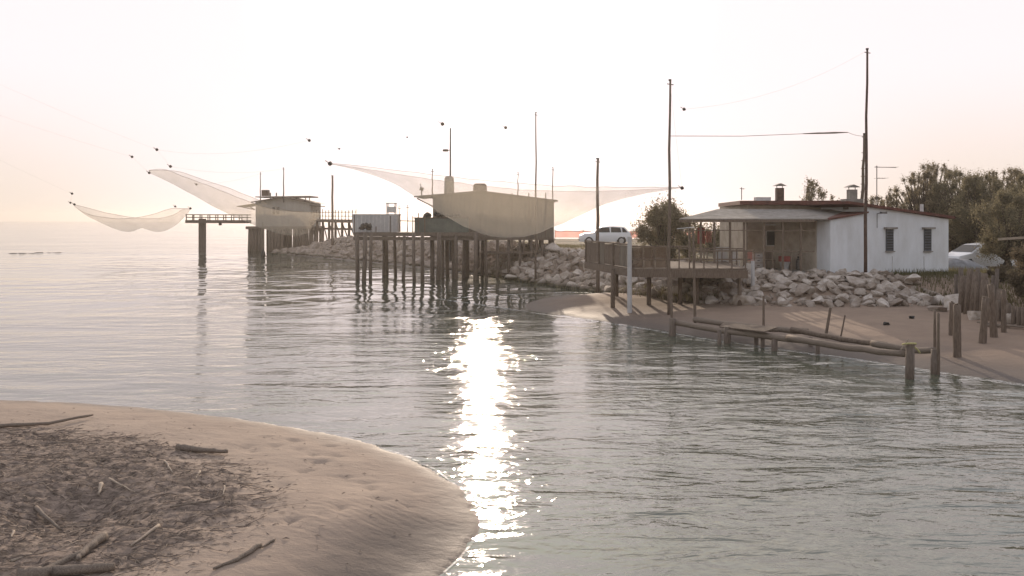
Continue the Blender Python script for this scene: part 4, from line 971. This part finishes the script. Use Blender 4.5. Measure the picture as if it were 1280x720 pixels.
# front screen: mesh panels and open bays
for px in (788,804,818,834,849,862,880,897,915,932):
    x = XP(px,36.4); MB().beam((x,36.42,zd-.2),(x,36.42,2.9 if px < 860 else 2.72),.05,.05).build('rail_post','wood',pf)
for a_, b_, z in ((787,863,2.88),(862,938,2.70),(787,938,2.35)): MB().beam((XP(a_,36.4),36.40,z),(XP(b_,36.4),36.40,z),.05,.06).build('front_rail','wood',pf)
for a_, b_ in ((789,803),(805,817),(819,833)): MB().box(((XP(a_,36.5)+XP(b_,36.5))/2,36.47,2.42),(XP(b_,36.5)-XP(a_,36.5),.02,.84)).build('screen_panel','netd',pf)
for px, py in ((766,379),(811,377.5),(850,378),(871,378)):
    p = W(px,py,.42); MB().tube([(p.x,p.y,-.1),(p.x,p.y,zd-.1)], [.10,.09], 8, .06).build('leg','wood',pf,True)
for x, y in ((5.0,42.3),(6.6,42.5),(8.2,42.3),(9.5,40.8),(9.5,37)): MB().tube([(x,y,0),(x,y,zd-.1)], [.09,.08], 8, .05).build('leg','wood',pf,True)
p = Vector((XP(787,36.12),36.12,.4)); x = p.x; small('white_post','tall white painted post at the front corner of the raised platform','post', MB().tube([(p.x,p.y,0),(p.x+.0,p.y,1.5),(p.x,p.y,ZP(296,p.y))],[.10,.095,.09],12), 'plastic')
# bits on the platform
x = XP(800,38.5); t = thing('bench', (x,38.5,zd), 'low bench standing on the raised platform behind the mesh panels', 'bench')
MB().box((x,38.5,zd+.42),(1.2,.35,.05)).build('seat','wood',t)
for sx in (-1,1): MB().box((x+sx*.5,38.5,zd+.2),(.06,.3,.4)).build('leg','wood',t)
# upright pole of lift arm
small('lift_arm','leaning wooden arm rising beside the platform railing','pole', MB().tube([W(869,401,.4)-Vector((0,0,.2)), D(866.5,286,31.5)],[.055,.04],8), 'wood')
small('arm_rod','short pale rod across the top of the leaning arm','rod', MB().tube([D(846,286,31.6), D(868,284,31.6)],[.018,.018],6), 'wpaint')
small('thin_pole','thin bare pole standing at the left end of the log jetty','pole', MB().tube([(XP(840,30.9),30.9,-.3),(XP(839,30.9),30.9,ZP(343,30.9))],[.05,.035],8), 'wood')

# ------------------------------------------------------------------ log jetty
jt = thing('log_jetty', (8,27,0), 'low jetty of two long logs on short posts along the water edge', 'jetty')
def logp(a, b, r0, r1, nm, par, material='wood', jit=.08, bow=.05):
    a = Vector(a); b = Vector(b); n = 9; g = random.Random(a.x*7+b.y)
    MB().tube([a.lerp(b,k/n)+Vector((0,0,bow*math.sin(math.pi*k/n)*-1+g.uniform(-.015,.015))) for k in range(n+1)], [r0+(r1-r0)*k/n for k in range(n+1)], 9, jit).build(nm, material, par, True)
LA = D(842,402.5,30.6); LB = D(1136,443,22.3); LC = D(868,399,31.4); LD = D(1171,438.5,22.9)
logp(LA, D(1000,425,26.3), .10,.095,'long_log',jt,'drift'); logp(D(985,421.5,26.6), LB, .10,.085,'long_log',jt,'drift')
logp(LC, D(1010,414.5,27.6), .10,.09,'long_log',jt,'drift'); logp(D(990,411,28), D(1108,431,24.6), .085,.08,'long_log',jt,'wood'); logp(D(1090,429,24.9), LD, .095,.08,'long_log',jt,'drift')
for px, yt, yb, Yd, r in ((840.5,398,420,30.5,.12),(909,408,436,28.6,.11),(899,412,434,28.3,.06),(945,410,436,28.0,.07),(968,424,440,27.0,.09),(953,418,437,27.6,.06),(1013,422,437,27.4,.07),(1022,424,440,26.2,.06),(1137,430,478,22.2,.10),(1169,437,472,22.9,.11)):
    x = XP(px,Yd); MB().tube([(x,Yd,-.5),(x+.01,Yd,ZP(yt,Yd))], [r*1.1,r], 9, .08).build('leg','dwood',jt,True)
pk = [D(905,404.5,29.6), D(972,410.5,27.6), D(955,416,27.0), D(899,409.5,28.9)]
for k in range(5):
    a = pk[0].lerp(pk[3], (k+.05)/5); b_ = pk[1].lerp(pk[2], (k+.05)/5); c_ = pk[1].lerp(pk[2], (k+.9)/5); d_ = pk[0].lerp(pk[3], (k+.9)/5)
    MB().prism([a,b_,c_,d_],(0,0,.04)).build('plank','woodx',jt)
tt = small('rope_coil','pale yellow rope wrapped round the jetty end post','rope', MB().tube([D(1137,430+2*math.sin(k*.9),22.2)+Vector((.16*math.cos(k*.9),.16*math.sin(k*.9),0)) for k in range(16)]+[D(1146,436,22.3),D(1150,441,22.4)], .022, 6), 'yrope')
small('stick','pale stick leaning on the jetty end post','stick', MB().tube([D(1126,437,22.2), D(1136,424,22.1)],[.02,.012],6), 'pale')
for px, yt, yb, r, lab in ((954.5,370,407,.045,'thin grey stake in the sand behind the jetty planks'),(1030,385,418,.055,'slanting dark stake behind the middle of the jetty'),(1048,394,421,.03,'thin slanting stake right of the darker slanting stake')):
    p = W(px, yb, .3); ln = .35 if px > 1000 else 0
    small('stake', lab, 'stake', MB().tube([(p.x,p.y,-.1),(p.x+ln*.6,p.y,ZP(yt,p.y))],[r,r*.8],8,.05), 'wood')
# posts standing on the beach
for px, yt, yb, z, r, lab, lean in [
  (1196.5,381,449,.12,.115,'thickest beach post, standing alone nearest the water with a chipped top',.0),
  (1168.5,388,440,.25,.038,'thin stake standing behind the jetty end',.0),
  (1173,392,466,.05,.04,'slim stake rising from the jetty end post',.0),
  (1190,378,419,.35,.09,'dark post behind and left of the thickest beach post',.0),
  (1227,372,431,.25,.11,'post right of the thickest beach post, second from the water',.02),
  (1243.5,356,424,.3,.11,'taller post third in the row towards the palisade',-.02),
  (1254.5,364,417,.35,.085,'fourth post of the row, close to the palisade',.0)]:
    p = W(px, yb, z); zt_ = ZP(yt, p.y); g = random.Random(px)
    t = thing('beach_post', (p.x,p.y,z), lab, 'post', 'wooden posts standing on the beach')
    MB().tube([(p.x+lean*i, p.y, z-.4+(zt_-z+.4)*i/6) for i in range(7)], [r*(1.05-.03*i)+g.uniform(-.006,.006) for i in range(7)], 10, .07).build('shaft','wood',t,True)
    MB().hull([(p.x+lean*6+g.uniform(-1,1)*r*.8, p.y+g.uniform(-1,1)*r*.8, zt_+g.uniform(-.02,.05)) for _ in range(10)]).build('splintered_top','drift',t)
# palisade of leaning logs
pa = thing('palisade', (16.3,31,.4), 'palisade of close-set weathered logs holding the bank at the right edge', 'palisade')
g = random.Random(5)
base = [(1199,392),(1206,394),(1213,396),(1219,398),(1226,400),(1232,401),(1238,402.5),(1246,403.5)]
for k, (px, yb) in enumerate(base):
    p = W(px, yb, .45); yt = [345,336,340,352,342,350,356,362][k]; r = g.uniform(.09,.13); tx = p.x + g.uniform(-.02,.28)
    MB().tube([(p.x,p.y,-.1),((p.x+tx)/2,p.y,1.2),(tx,p.y+.1,ZP(yt,p.y))],[r,r*.95,r*.85],9,.09).build('log','wood',pa,True)
for k in range(26):
    px = 1249+k*6.3; yb = 404+k*1.1; p = W(px, yb, .45); r = g.uniform(.075,.10)
    MB().tube([(p.x,p.y,-.1),(p.x+g.uniform(-.04,.04),p.y,ZP(377+k*.8+g.uniform(-4,4),p.y))],[r,r*.9],9,.08).build('log','wood',pa,True)
for k in range(9):
    px = 1196+k*6; p = W(px, 385+k*.8, .5); r = g.uniform(.07,.11); p.x *= (p.y+.9)/p.y; p.y += .9
    MB().tube([(p.x,p.y,0),(p.x+g.uniform(-.1,.3),p.y,ZP(338+g.uniform(-4,9),p.y))],[r,r*.9],8,.08).build('log','dwood',pa,True)
MB().beam((W(1246,404,.4).x,W(1246,404,.4).y-.15,.9),(W(1400,430,.4).x,W(1400,430,.4).y-.15,.9),.1,.12).build('waling','wood',pa)
# driftwood lying before it
for a_, b_, r, lab in (((1233,409),(1290,414),.06,'dark branch lying on the sand before the palisade'),((1222,405),(1262,411),.035,'thin branch lying beside the dark branch before the palisade')):
    p, q = W(*a_,.4), W(*b_,.4); p.z = gz(p.x,p.y)+r*.7; q.z = gz(q.x,q.y)+r*.7; small('driftwood', lab, 'driftwood', MB().tube([p,p.lerp(q,.5)+Vector((0,.06,.03)),q],[r,r*.8,r*.3],7,.15), 'drift', 'driftwood')
heapp = W(800,0+405.5,.1)
for px, py, lab in ((1108,405,'small dark clod on the beach before the rock bank'),(1140,399,'smaller dark clod on the beach near the palisade')):
    p = W(px,py,.4); z = gz(p.x,p.y); g = random.Random(px)
    small('clod', lab, 'clod', MB().hull([(p.x+g.uniform(-.13,.13),p.y+g.uniform(-.1,.1),z+g.uniform(-.03,.11)) for _ in range(14)]), 'dark')

# ------------------------------------------------------------------ vehicles
def car(loc, rot, label, name, prof, L, Wd, wheel_r=.32, axles=(.18,.80), glass=None, cat='car', belt=.62):
    """prof: list of (x/L, z_top) of the silhouette front to rear; belt: fraction of height where glass starts"""
    root = thing(name, (0,0,0), label, cat)
    Hc = max(z for _, z in prof); zb = .24; zbelt = Hc*belt; st = []
    body = MB(); xs_ = [p[0]*L for p in prof]; n = len(prof)
    rings = []
    for k, (x, z) in enumerate(prof):
        e = min(x, 1-x); wf = Wd/2*(1-.18*max(0,1-e/.06)); zl = min(z, zbelt)
        top_w = wf*(1 - .22*max(0,(z-zbelt)/(Hc-zbelt))) if z > zbelt else wf*.94
        ring = [(x*L,-wf*.92,zb),(x*L,-wf,zb+.18),(x*L,-wf,zl-.06),(x*L,-wf*.98 if z>zbelt else -wf*.95,zl),(x*L,-top_w,z-.03 if z>zbelt else z),(x*L,-top_w*.8,z+.0),
                (x*L,top_w*.8,z),(x*L,top_w,z-.03 if z>zbelt else z),(x*L,wf*.98 if z>zbelt else wf*.95,zl),(x*L,wf,zl-.06),(x*L,wf,zb+.18),(x*L,wf*.92,zb)]
        i = len(body.v); body.v += ring; rings.append(i)
    for a, b in zip(rings, rings[1:]):
        for j in range(12): body.f.append((a+j, a+(j+1)%12, b+(j+1)%12, b+j))
    body.f.append(tuple(rings[0]+j for j in range(12))); body.f.append(tuple(rings[-1]+j for j in range(11,-1,-1)))
    bo = body.build('body','car',root,'auto')
    def topz(x):
        return float(np.interp(x, [p[0] for p in prof], [p[1] for p in prof]))
    for s in (-1,1):                                       # side glass
        for (g0, g1) in glass:
            mb = MB(); pts = []; k = 6
            lo = [(x*L, s*(Wd/2*.985+.012), zbelt+.02) for x in np.linspace(g0[0], g1[0], k)]
            hi = []
            for x in np.linspace(g0[1], g1[1], k):
                z = topz(x)-.09; z = max(z, zbelt+.05); f_ = (z-zbelt)/(Hc-zbelt); hi.append((x*L, s*(Wd/2*(.98-.20*f_)+.016), z))
            i = len(mb.v); mb.v += lo+hi
            for q in range(k-1): mb.f.append((i+q,i+q+1,i+k+q+1,i+k+q))
            mb.build('side_window','glass',root)
        for ax in axles:
            w_ = MB(); c = Vector((ax*L, s*(Wd/2-.08), wheel_r)); w_.tube([c+Vector((0,-s*.1,0)),c+Vector((0,s*.085,0)),c+Vector((0,s*.1,0))],[wheel_r,wheel_r,wheel_r*.88],18); wo = w_.build('wheel','tyre',root,'auto')
            w_ = MB(); w_.tube([c+Vector((0,s*.10,0)),c+Vector((0,s*.112,0))],[wheel_r*.62,wheel_r*.55],14); w_.build('rim','alloy',wo)
            ar = MB(); ar.tube([c+Vector((0,s*.02,.02)),c+Vector((0,s*.079,.02))],[wheel_r*1.16]*2,18); ar.build('wheel_arch','dark',root)
        m_ = MB().box((.30*L, s*(Wd/2+.09), zbelt+.06),(.12,.18,.13)); m_.build('mirror','car',root)
        MB().hull([(.012*L+.02*q, s*(Wd/2-.12-.12*w2), .62+.13*h2_) for q in (0,5) for w2 in (0,2) for h2_ in (0,1)]).build('headlight','lampg',root)
        MB().box((L*.985, s*(Wd/2-.17), zbelt-.12),(.08,.14,.26)).build('tail_light','redc',root)
    # windscreen and rear glass
    ws = [p for p in prof if p[1] > zbelt-.02]; 
    (xa, za), (xb, zb2) = prof[glass_idx[0]], prof[glass_idx[0]+1]
    def gl(xa, za, xb, zb2, off, nm):
        n_ = Vector((-(zb2-za), 0, (xb-xa)*L)).normalized()*off
        f_ = lambda z: 1-.22*max(0,(z-zbelt)/(Hc-zbelt))
        a = Vector((xa*L,0,za)).lerp(Vector((xb*L,0,zb2)),.08); b = Vector((xa*L,0,za)).lerp(Vector((xb*L,0,zb2)),.92)
        if (n_.x > 0) != (off > 0 and nm == 'rear_window'): n_ = -n_ if nm == 'windscreen' and n_.x > 0 else n_
        wa, wb = Wd/2*f_(a.z)*.9, Wd/2*f_(b.z)*.9
        MB().quad(a+n_+Vector((0,-wa,0)), a+n_+Vector((0,wa,0)), b+n_+Vector((0,wb,0)), b+n_+Vector((0,-wb,0))).build(nm,'glass',root)
    gl(xa, za, xb, zb2, .014, 'windscreen')
    (xc, zc), (xd, zd_) = prof[glass_idx[1]], prof[glass_idx[1]+1]
    a = Vector((xc*L,0,zc)).lerp(Vector((xd*L,0,zd_)),.1); b = Vector((xc*L,0,zc)).lerp(Vector((xd*L,0,zd_)),.55); of = Vector((.02,0,.01))
    MB().quad(a+of+Vector((0,-Wd*.36,0)), a+of+Vector((0,Wd*.36,0)), b+of+Vector((0,Wd*.41,0)), b+of+Vector((0,-Wd*.41,0))).build('rear_window','glass',root)
    MB().box((-.01,0,.42),(.06,Wd*.8,.16)).build('bumper','shutter',root)
    MB().box((-.015,0,.62),(.03,Wd*.35,.10)).build('grille','dark',root)
    root.location = loc; root.rotation_euler = (0,0,rot); return root
glass_idx = (3, 6)
suv = [(0,.62),(.02,.80),(.10,.95),(.27,1.05),(.42,1.50),(.62,1.56),(.84,1.50),(.965,1.05),(1,.85),(1.0,.5)]
a = D(725,300,74); ga = gz(a.x+2, 74)
car((a.x,74.9,ga), R(-2), 'white car parked side-on on the bank behind the rock embankment', 'parked_car', suv, 4.35, 1.78, .33, glass=[((.30,.42),(.58,.57)),((.60,.60),(.80,.78)),((.82,.81),(.92,.87))], belt=.65)
glass_idx = (2, 5)
mpv = [(0,.65),(.02,.88),(.20,1.08),(.40,1.58),(.62,1.66),(.90,1.60),(.985,1.1),(1,.85),(1.0,.5)]
b_ = D(1190,318,56)
car((b_.x-.9,54.6,gz(b_.x+2,55)+.02), R(18), 'white minivan parked by the trees right of the white house', 'parked_minivan', mpv, 4.6, 1.8, .33, glass=[((.30,.42),(.56,.55)),((.58,.58),(.80,.78)),((.82,.80),(.93,.88))], cat='minivan', belt=.63)
# covered boat between house and minivan
t = thing('covered_boat', D(1188,338,46), 'small boat under a grey tarpaulin beside the white house corner', 'boat')
g = random.Random(9); mb = MB(); n = 16; mm_ = 10; c0 = Vector((XP(1194,46),46,1.12))
for i in range(n+1):
    s = i/n; wd = 1.0*math.sin(math.pi*min(1,s*.85+.09))**.6; hgt = .25+.80*math.sin(math.pi*min(1,s*.8+.14))
    for j in range(mm_+1):
        th = math.pi*j/mm_; mb.v.append((c0.x-1.5+3.2*s, c0.y - math.cos(th)*wd + .03*g.uniform(-1,1), c0.z + math.sin(th)**.8*hgt*.8 + .05*math.sin(s*23+j)*math.sin(th)))
for i in range(n):
    for j in range(mm_): k = i*(mm_+1)+j; mb.f.append((k,k+1,k+mm_+2,k+mm_+1))
mb.build('tarpaulin','tarp',t,True)
MB().hull([(c0.x-1.35,c0.y,c0.z+.1)]+[(c0.x+q, c0.y+w_, c0.z+z) for q in (-.6,1.5) for w_ in (-.75,.75) for z in (-.15,.22)]).build('hull','dwood',t)
# awning pole at the right edge
small('timber_beam','pale timber beam lying on top of the bank above the shrub','beam', MB().beam(D(1248,299,45), D(1330,294,43), .14,.12), 'pale')

# orange mesh fence along the far road
mb = MB(); t = thing('mesh_fence', (XP(760,88),88,1.9), 'faded orange mesh fence along the far edge of the bank', 'fence')
pts = [(x_, 88 + .6*math.sin(x_*.3)) for x_ in np.linspace(XP(694,88), XP(900,88), 30)]
for k, (x_, y_) in enumerate(pts):
    mb.v += [(x_,y_,ZP(296,88)-.1), (x_,y_,ZP(288.5,88)-.10*math.sin(k*1.3)**2)]
    if k: i = 2*k; mb.f.append((i-2,i,i+1,i-1))
mb.build('mesh','neto',t)
for k in range(0,30,5): MB().tube([(pts[k][0],pts[k][1],1.5),(pts[k][0],pts[k][1],ZP(287,88))], .04, 6).build('stake','wood',t)
mb = MB().tube([(x_,y_,ZP(288.5,88)-.10*math.sin(k*1.3)**2) for k,(x_,y_) in enumerate(pts)], .03, 5); mb.build('top_cord','redc',t)

# ------------------------------------------------------------------ driftwood on the spit
def stick(pxs, r, lab, material='drift', z=.42, jit=.12, name='driftwood'):
    P_ = []
    for k, (a, b) in enumerate(pxs):
        p = W(a, b, z); zz = sz(p.x, p.y); p = W(a, b, zz + r*.6); P_.append(Vector((p.x, p.y, sz(p.x,p.y)+r*.7)))
    n = 6; pts = []
    for k in range(len(P_)-1):
        for i in range(n): pts.append(P_[k].lerp(P_[k+1], i/n))
    pts.append(P_[-1]); zmax = max(p.z for p in pts); g = random.Random(pxs[0][0])
    pts = [Vector((p.x+g.uniform(-.3,.3)*r, p.y+g.uniform(-.3,.3)*r, (p.z+zmax)/2)) for p in pts]
    rad = [r*(1-.55*i/(len(pts)-1)) for i in range(len(pts))]
    o = small(name, lab, 'driftwood', MB().tube(pts, rad, 8, jit), material, 'driftwood on the near sand spit')
    o.data.polygons.foreach_set('use_smooth', [True]*len(o.data.polygons)); return o
stick([(-30,536),(0,534),(60,530),(117,520)], .045, 'long dark branch along the upper edge of the debris at far left')
stick([(222,560),(250,563),(284,565)], .06, 'short dark log at the right end of the debris field')
stick([(20,726),(70,716),(146,709)], .085, 'thick log lying at the bottom left corner')
stick([(130,674),(108,690),(95,702)], .05, 'grey branch pointing up from the thick corner log')
stick([(108,690),(60,712),(40,726)], .045, 'dark branch running down to the bottom edge beside the corner log')
stick([(199,657),(163,688)], .022, 'straight pale stick low in the debris field', 'pale')
stick([(127,615),(123,630)], .03, 'short bright white stick upright in the debris', 'pale')
stick([(136,601),(168,620)], .016, 'thin grey reed stem above the sand hollow', 'pale')
stick([(206,578),(216,591)], .018, 'small pale stick near the right of the debris field', 'pale')
stick([(17,664),(14,672)], .016, 'tiny white stick at the far left edge', 'pale')
stick([(325,682),(296,700),(266,711)], .03, 'curved pale driftwood stick on the smooth sand', 'drift')
stick([(343,676),(328,686)], .018, 'small dark twig right of the curved stick', 'drift')
stick([(281,608),(279,622)], .014, 'thin forked pale twig at the debris edge', 'pale')
stick([(250,590),(244,598)], .016, 'small pale chip of wood in the debris', 'pale')
stick([(212,636),(262,626),(279,622)], .014, 'thin curved grey stem across the debris', 'drift')
stick([(45,640),(76,658)], .03, 'brown broken stick at the rim of the sand hollow', 'drift')
stick([(14,703),(40,692)], .018, 'short reed stem near the corner log', 'pale')
# uncountable reed litter
g = random.Random(77); v = []; f = []
def litter(n, px0, px1, smax, test, dens=None):
    for _ in range(n):
        x = g.uniform(-16, -1.0); y = g.uniform(8.2, 19.5)
        if not test(x, y): continue
        a = g.gauss(0, .9); L = g.uniform(.03, smax); r = g.uniform(.002,.0055); z = sz(x,y)
        x2, y2 = x+math.cos(a)*L, y+math.sin(a)*L; z2 = sz(x2,y2); h_ = g.uniform(0,.02)
        i = len(v); d = Vector((-math.sin(a), math.cos(a)))*r
        v.extend([(x-d.x,y-d.y,z+.002),(x+d.x,y+d.y,z+.002),(x2+d.x*.6,y2+d.y*.6,z2+h_),(x2-d.x*.6,y2-d.y*.6,z2+h_),((x+x2)/2,(y+y2)/2,max(z,z2)+r*1.2+h_*.5)])
        f.extend([(i,i+1,i+4),(i+1,i+2,i+4),(i+2,i+3,i+4),(i+3,i,i+4)])
DP = np.array(DEB)
gx = np.arange(-22,1.2,.1); gy = np.arange(4,21.5,.1); GX, GY = np.meshgrid(gx, gy); GD = sd_poly(DEB, GX, GY); GS = sd_poly(SPIT, GX, GY)
def gd(x,y): return GD[min(len(gy)-1,int((y-4)/.1)), min(len(gx)-1,int((x+22)/.1))]
def gs(x,y): return GS[min(len(gy)-1,int((y-4)/.1)), min(len(gx)-1,int((x+22)/.1))]
litter(30000, 0,0, .15, lambda x,y: gd(x,y) > -.1 - .5*g.random()**2 and g.random() < .8)
litter(2600, 0,0, .09, lambda x,y: gs(x,y) > .5 and gd(x,y) < 0 and g.random() < math.exp(gd(x,y)/1.2))
def twig(n, test):
    for _ in range(n):
        x = g.uniform(-15, -2.0); y = g.uniform(8.4, 18.5)
        if not test(x, y): continue
        a = g.uniform(-.9,.9)+(g.random()<.2)*1.3; L = g.uniform(.15,.6); r = g.uniform(.003,.007); k = 4; pts = []; cv = g.uniform(-.5,.5)
        for q in range(k+1):
            t = q/k; xx = x+math.cos(a+cv*t)*L*t; yy = y+math.sin(a+cv*t)*L*t; pts.append(Vector((xx, yy, sz(xx,yy)+r+.004+g.uniform(0,.012))))
        tb = MB().tube(pts, [r*(1-.6*q/k) for q in range(k+1)], 4); i = len(v); v.extend(tb.v); f.extend([tuple(i+w_ for w_ in ff) for ff in tb.f])
twig(3200, lambda x,y: gd(x,y) > -.05)
me = bpy.data.meshes.new('reed_litter'); me.from_pydata(v, [], f)
def littermat():
    m, nt, b = nodes('reed_litter'); N = nt.nodes; L = nt.links
    oi = N.new('ShaderNodeNewGeometry'); r = N.new('ShaderNodeValToRGB'); e = r.color_ramp.elements
    e[0].color = (.13,.098,.078,1); e[1].color = (.42,.33,.25,1); e[1].position = 1; x = e.new(.75); x.color = (.22,.17,.13,1)
    L.new(oi.outputs['Random Per Island'], r.inputs[0]); L.new(r.outputs[0], b.inputs['Base Color']); b.inputs['Roughness'].default_value=.9; return m
me.materials.append(littermat()); o = bpy.data.objects.new('reed_litter', me); C.objects.link(o)
tag(o, 'brown litter of reed stems and twigs strewn over the near spit', 'litter', kind='stuff')

# ------------------------------------------------------------------ light, air, camera
EL = 14.0; AZX = math.atan2(602-CX, F)           # sun azimuth: photo column 602
sdir = Vector((math.sin(AZX)*math.cos(R(EL)), math.cos(AZX)*math.cos(R(EL)), math.sin(R(EL))))
sl = bpy.data.lights.new('sun', 'SUN'); sl.energy = 2.0; sl.angle = R(.53); sl.color = (1,.82,.64)
so = bpy.data.objects.new('sun', sl); so.rotation_euler = sdir.to_track_quat('Z','Y').to_euler(); so.location = (0,0,50); C.objects.link(so)
w = bpy.data.worlds.new('World'); bpy.context.scene.world = w; w.use_nodes = True; nt = w.node_tree; N = nt.nodes; L = nt.links
sky = N.new('ShaderNodeTexSky'); sky.sky_type = 'NISHITA'; sky.sun_disc = False; sky.sun_elevation = R(EL); sky.sun_rotation = AZX
sky.dust_density = 2.0; sky.air_density = 1.0; sky.ozone_density = 1.0
mx = N.new('ShaderNodeMix'); mx.data_type = 'RGBA'; mx.blend_type = 'MULTIPLY'; mx.inputs[0].default_value = 1
mx.inputs[7].default_value = (1.0,.92,.865,1)
EXPO = .78
veil = N.new('ShaderNodeMix'); veil.data_type = 'RGBA'; veil.inputs[0].default_value = .25; veil.inputs[7].default_value = (7.4,6.8,6.9,1)   # thin bright high cloud
L.new(sky.outputs[0], mx.inputs[6]); L.new(mx.outputs[2], veil.inputs[6])
k = 2**-EXPO/.15
def mth(op, a, b=0.0, clamp=False):
    x = N.new('ShaderNodeMath'); x.operation = op; x.use_clamp = clamp
    for q, v in enumerate((a, b)):
        if isinstance(v, (int, float)): x.inputs[q].default_value = v
        else: L.new(v, x.inputs[q])
    return x.outputs[0]
def smo(v, a, b, lo=0.0, hi=1.0):
    x = N.new('ShaderNodeMapRange'); x.interpolation_type = 'SMOOTHSTEP'; L.new(v, x.inputs[0])
    for q, t in zip((1,2,3,4), (a, b, lo, hi)): x.inputs[q].default_value = t
    return x.outputs[0]
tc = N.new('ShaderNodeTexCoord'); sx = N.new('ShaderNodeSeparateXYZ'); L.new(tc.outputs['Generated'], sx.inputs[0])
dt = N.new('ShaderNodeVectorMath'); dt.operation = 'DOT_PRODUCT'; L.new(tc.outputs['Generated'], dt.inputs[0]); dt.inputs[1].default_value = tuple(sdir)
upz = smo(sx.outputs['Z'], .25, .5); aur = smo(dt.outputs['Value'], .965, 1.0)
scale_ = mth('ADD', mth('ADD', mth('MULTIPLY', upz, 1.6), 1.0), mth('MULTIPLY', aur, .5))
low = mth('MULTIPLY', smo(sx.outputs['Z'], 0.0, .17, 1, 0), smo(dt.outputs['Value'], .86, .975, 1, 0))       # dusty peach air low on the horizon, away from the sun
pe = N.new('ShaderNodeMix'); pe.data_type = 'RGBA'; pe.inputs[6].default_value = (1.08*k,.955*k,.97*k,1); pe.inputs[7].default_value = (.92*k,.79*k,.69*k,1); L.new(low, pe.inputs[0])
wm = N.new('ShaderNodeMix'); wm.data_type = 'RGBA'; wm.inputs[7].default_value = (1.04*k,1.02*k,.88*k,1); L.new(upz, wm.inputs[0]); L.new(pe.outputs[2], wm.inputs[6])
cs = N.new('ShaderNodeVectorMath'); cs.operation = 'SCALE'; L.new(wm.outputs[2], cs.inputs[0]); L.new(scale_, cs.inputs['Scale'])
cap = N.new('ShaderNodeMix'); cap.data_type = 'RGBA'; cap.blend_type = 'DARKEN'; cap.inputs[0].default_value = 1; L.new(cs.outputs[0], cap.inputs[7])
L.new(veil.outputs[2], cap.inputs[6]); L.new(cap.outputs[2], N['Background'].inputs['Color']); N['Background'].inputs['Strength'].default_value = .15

HAZE = .00042  # haze volume added to lift the darks as lens glare would
if HAZE:
    hm = bpy.data.materials.new('haze'); hm.use_nodes = True; nt = hm.node_tree; nt.nodes.clear()
    out = nt.nodes.new('ShaderNodeOutputMaterial'); pv = nt.nodes.new('ShaderNodeVolumePrincipled')
    pv.inputs['Color'].default_value = (.80,.74,.67,1); pv.inputs['Density'].default_value = HAZE; pv.inputs['Anisotropy'].default_value = .76
    nt.links.new(pv.outputs[0], out.inputs['Volume'])
    me = MB().box((0,560,7.0),(3100,2000,18)); o = me.build('haze', hm); tag(o, 'thin warm haze added over the lagoon in place of lens glare', 'haze', kind='stuff')

cam = bpy.data.cameras.new('camera'); co = bpy.data.objects.new('camera', cam); C.objects.link(co)
co.location = (0,0,H); co.rotation_euler = (R(90),0,0); cam.sensor_width = 36; cam.lens = 36*F/1280; cam.shift_y = -(360-HY)/1280
cam.clip_start = .1; cam.clip_end = 9000
sc = bpy.context.scene; sc.camera = co
sc.view_settings.view_transform = 'Standard'; sc.view_settings.look = 'None'; sc.view_settings.exposure = EXPO; sc.view_settings.gamma = 1
sc.cycles.use_denoising = True
sc.cycles.max_bounces = 8; sc.cycles.transparent_max_bounces = 16; sc.cycles.volume_bounces = 0
sc.cycles.sample_clamp_indirect = 8
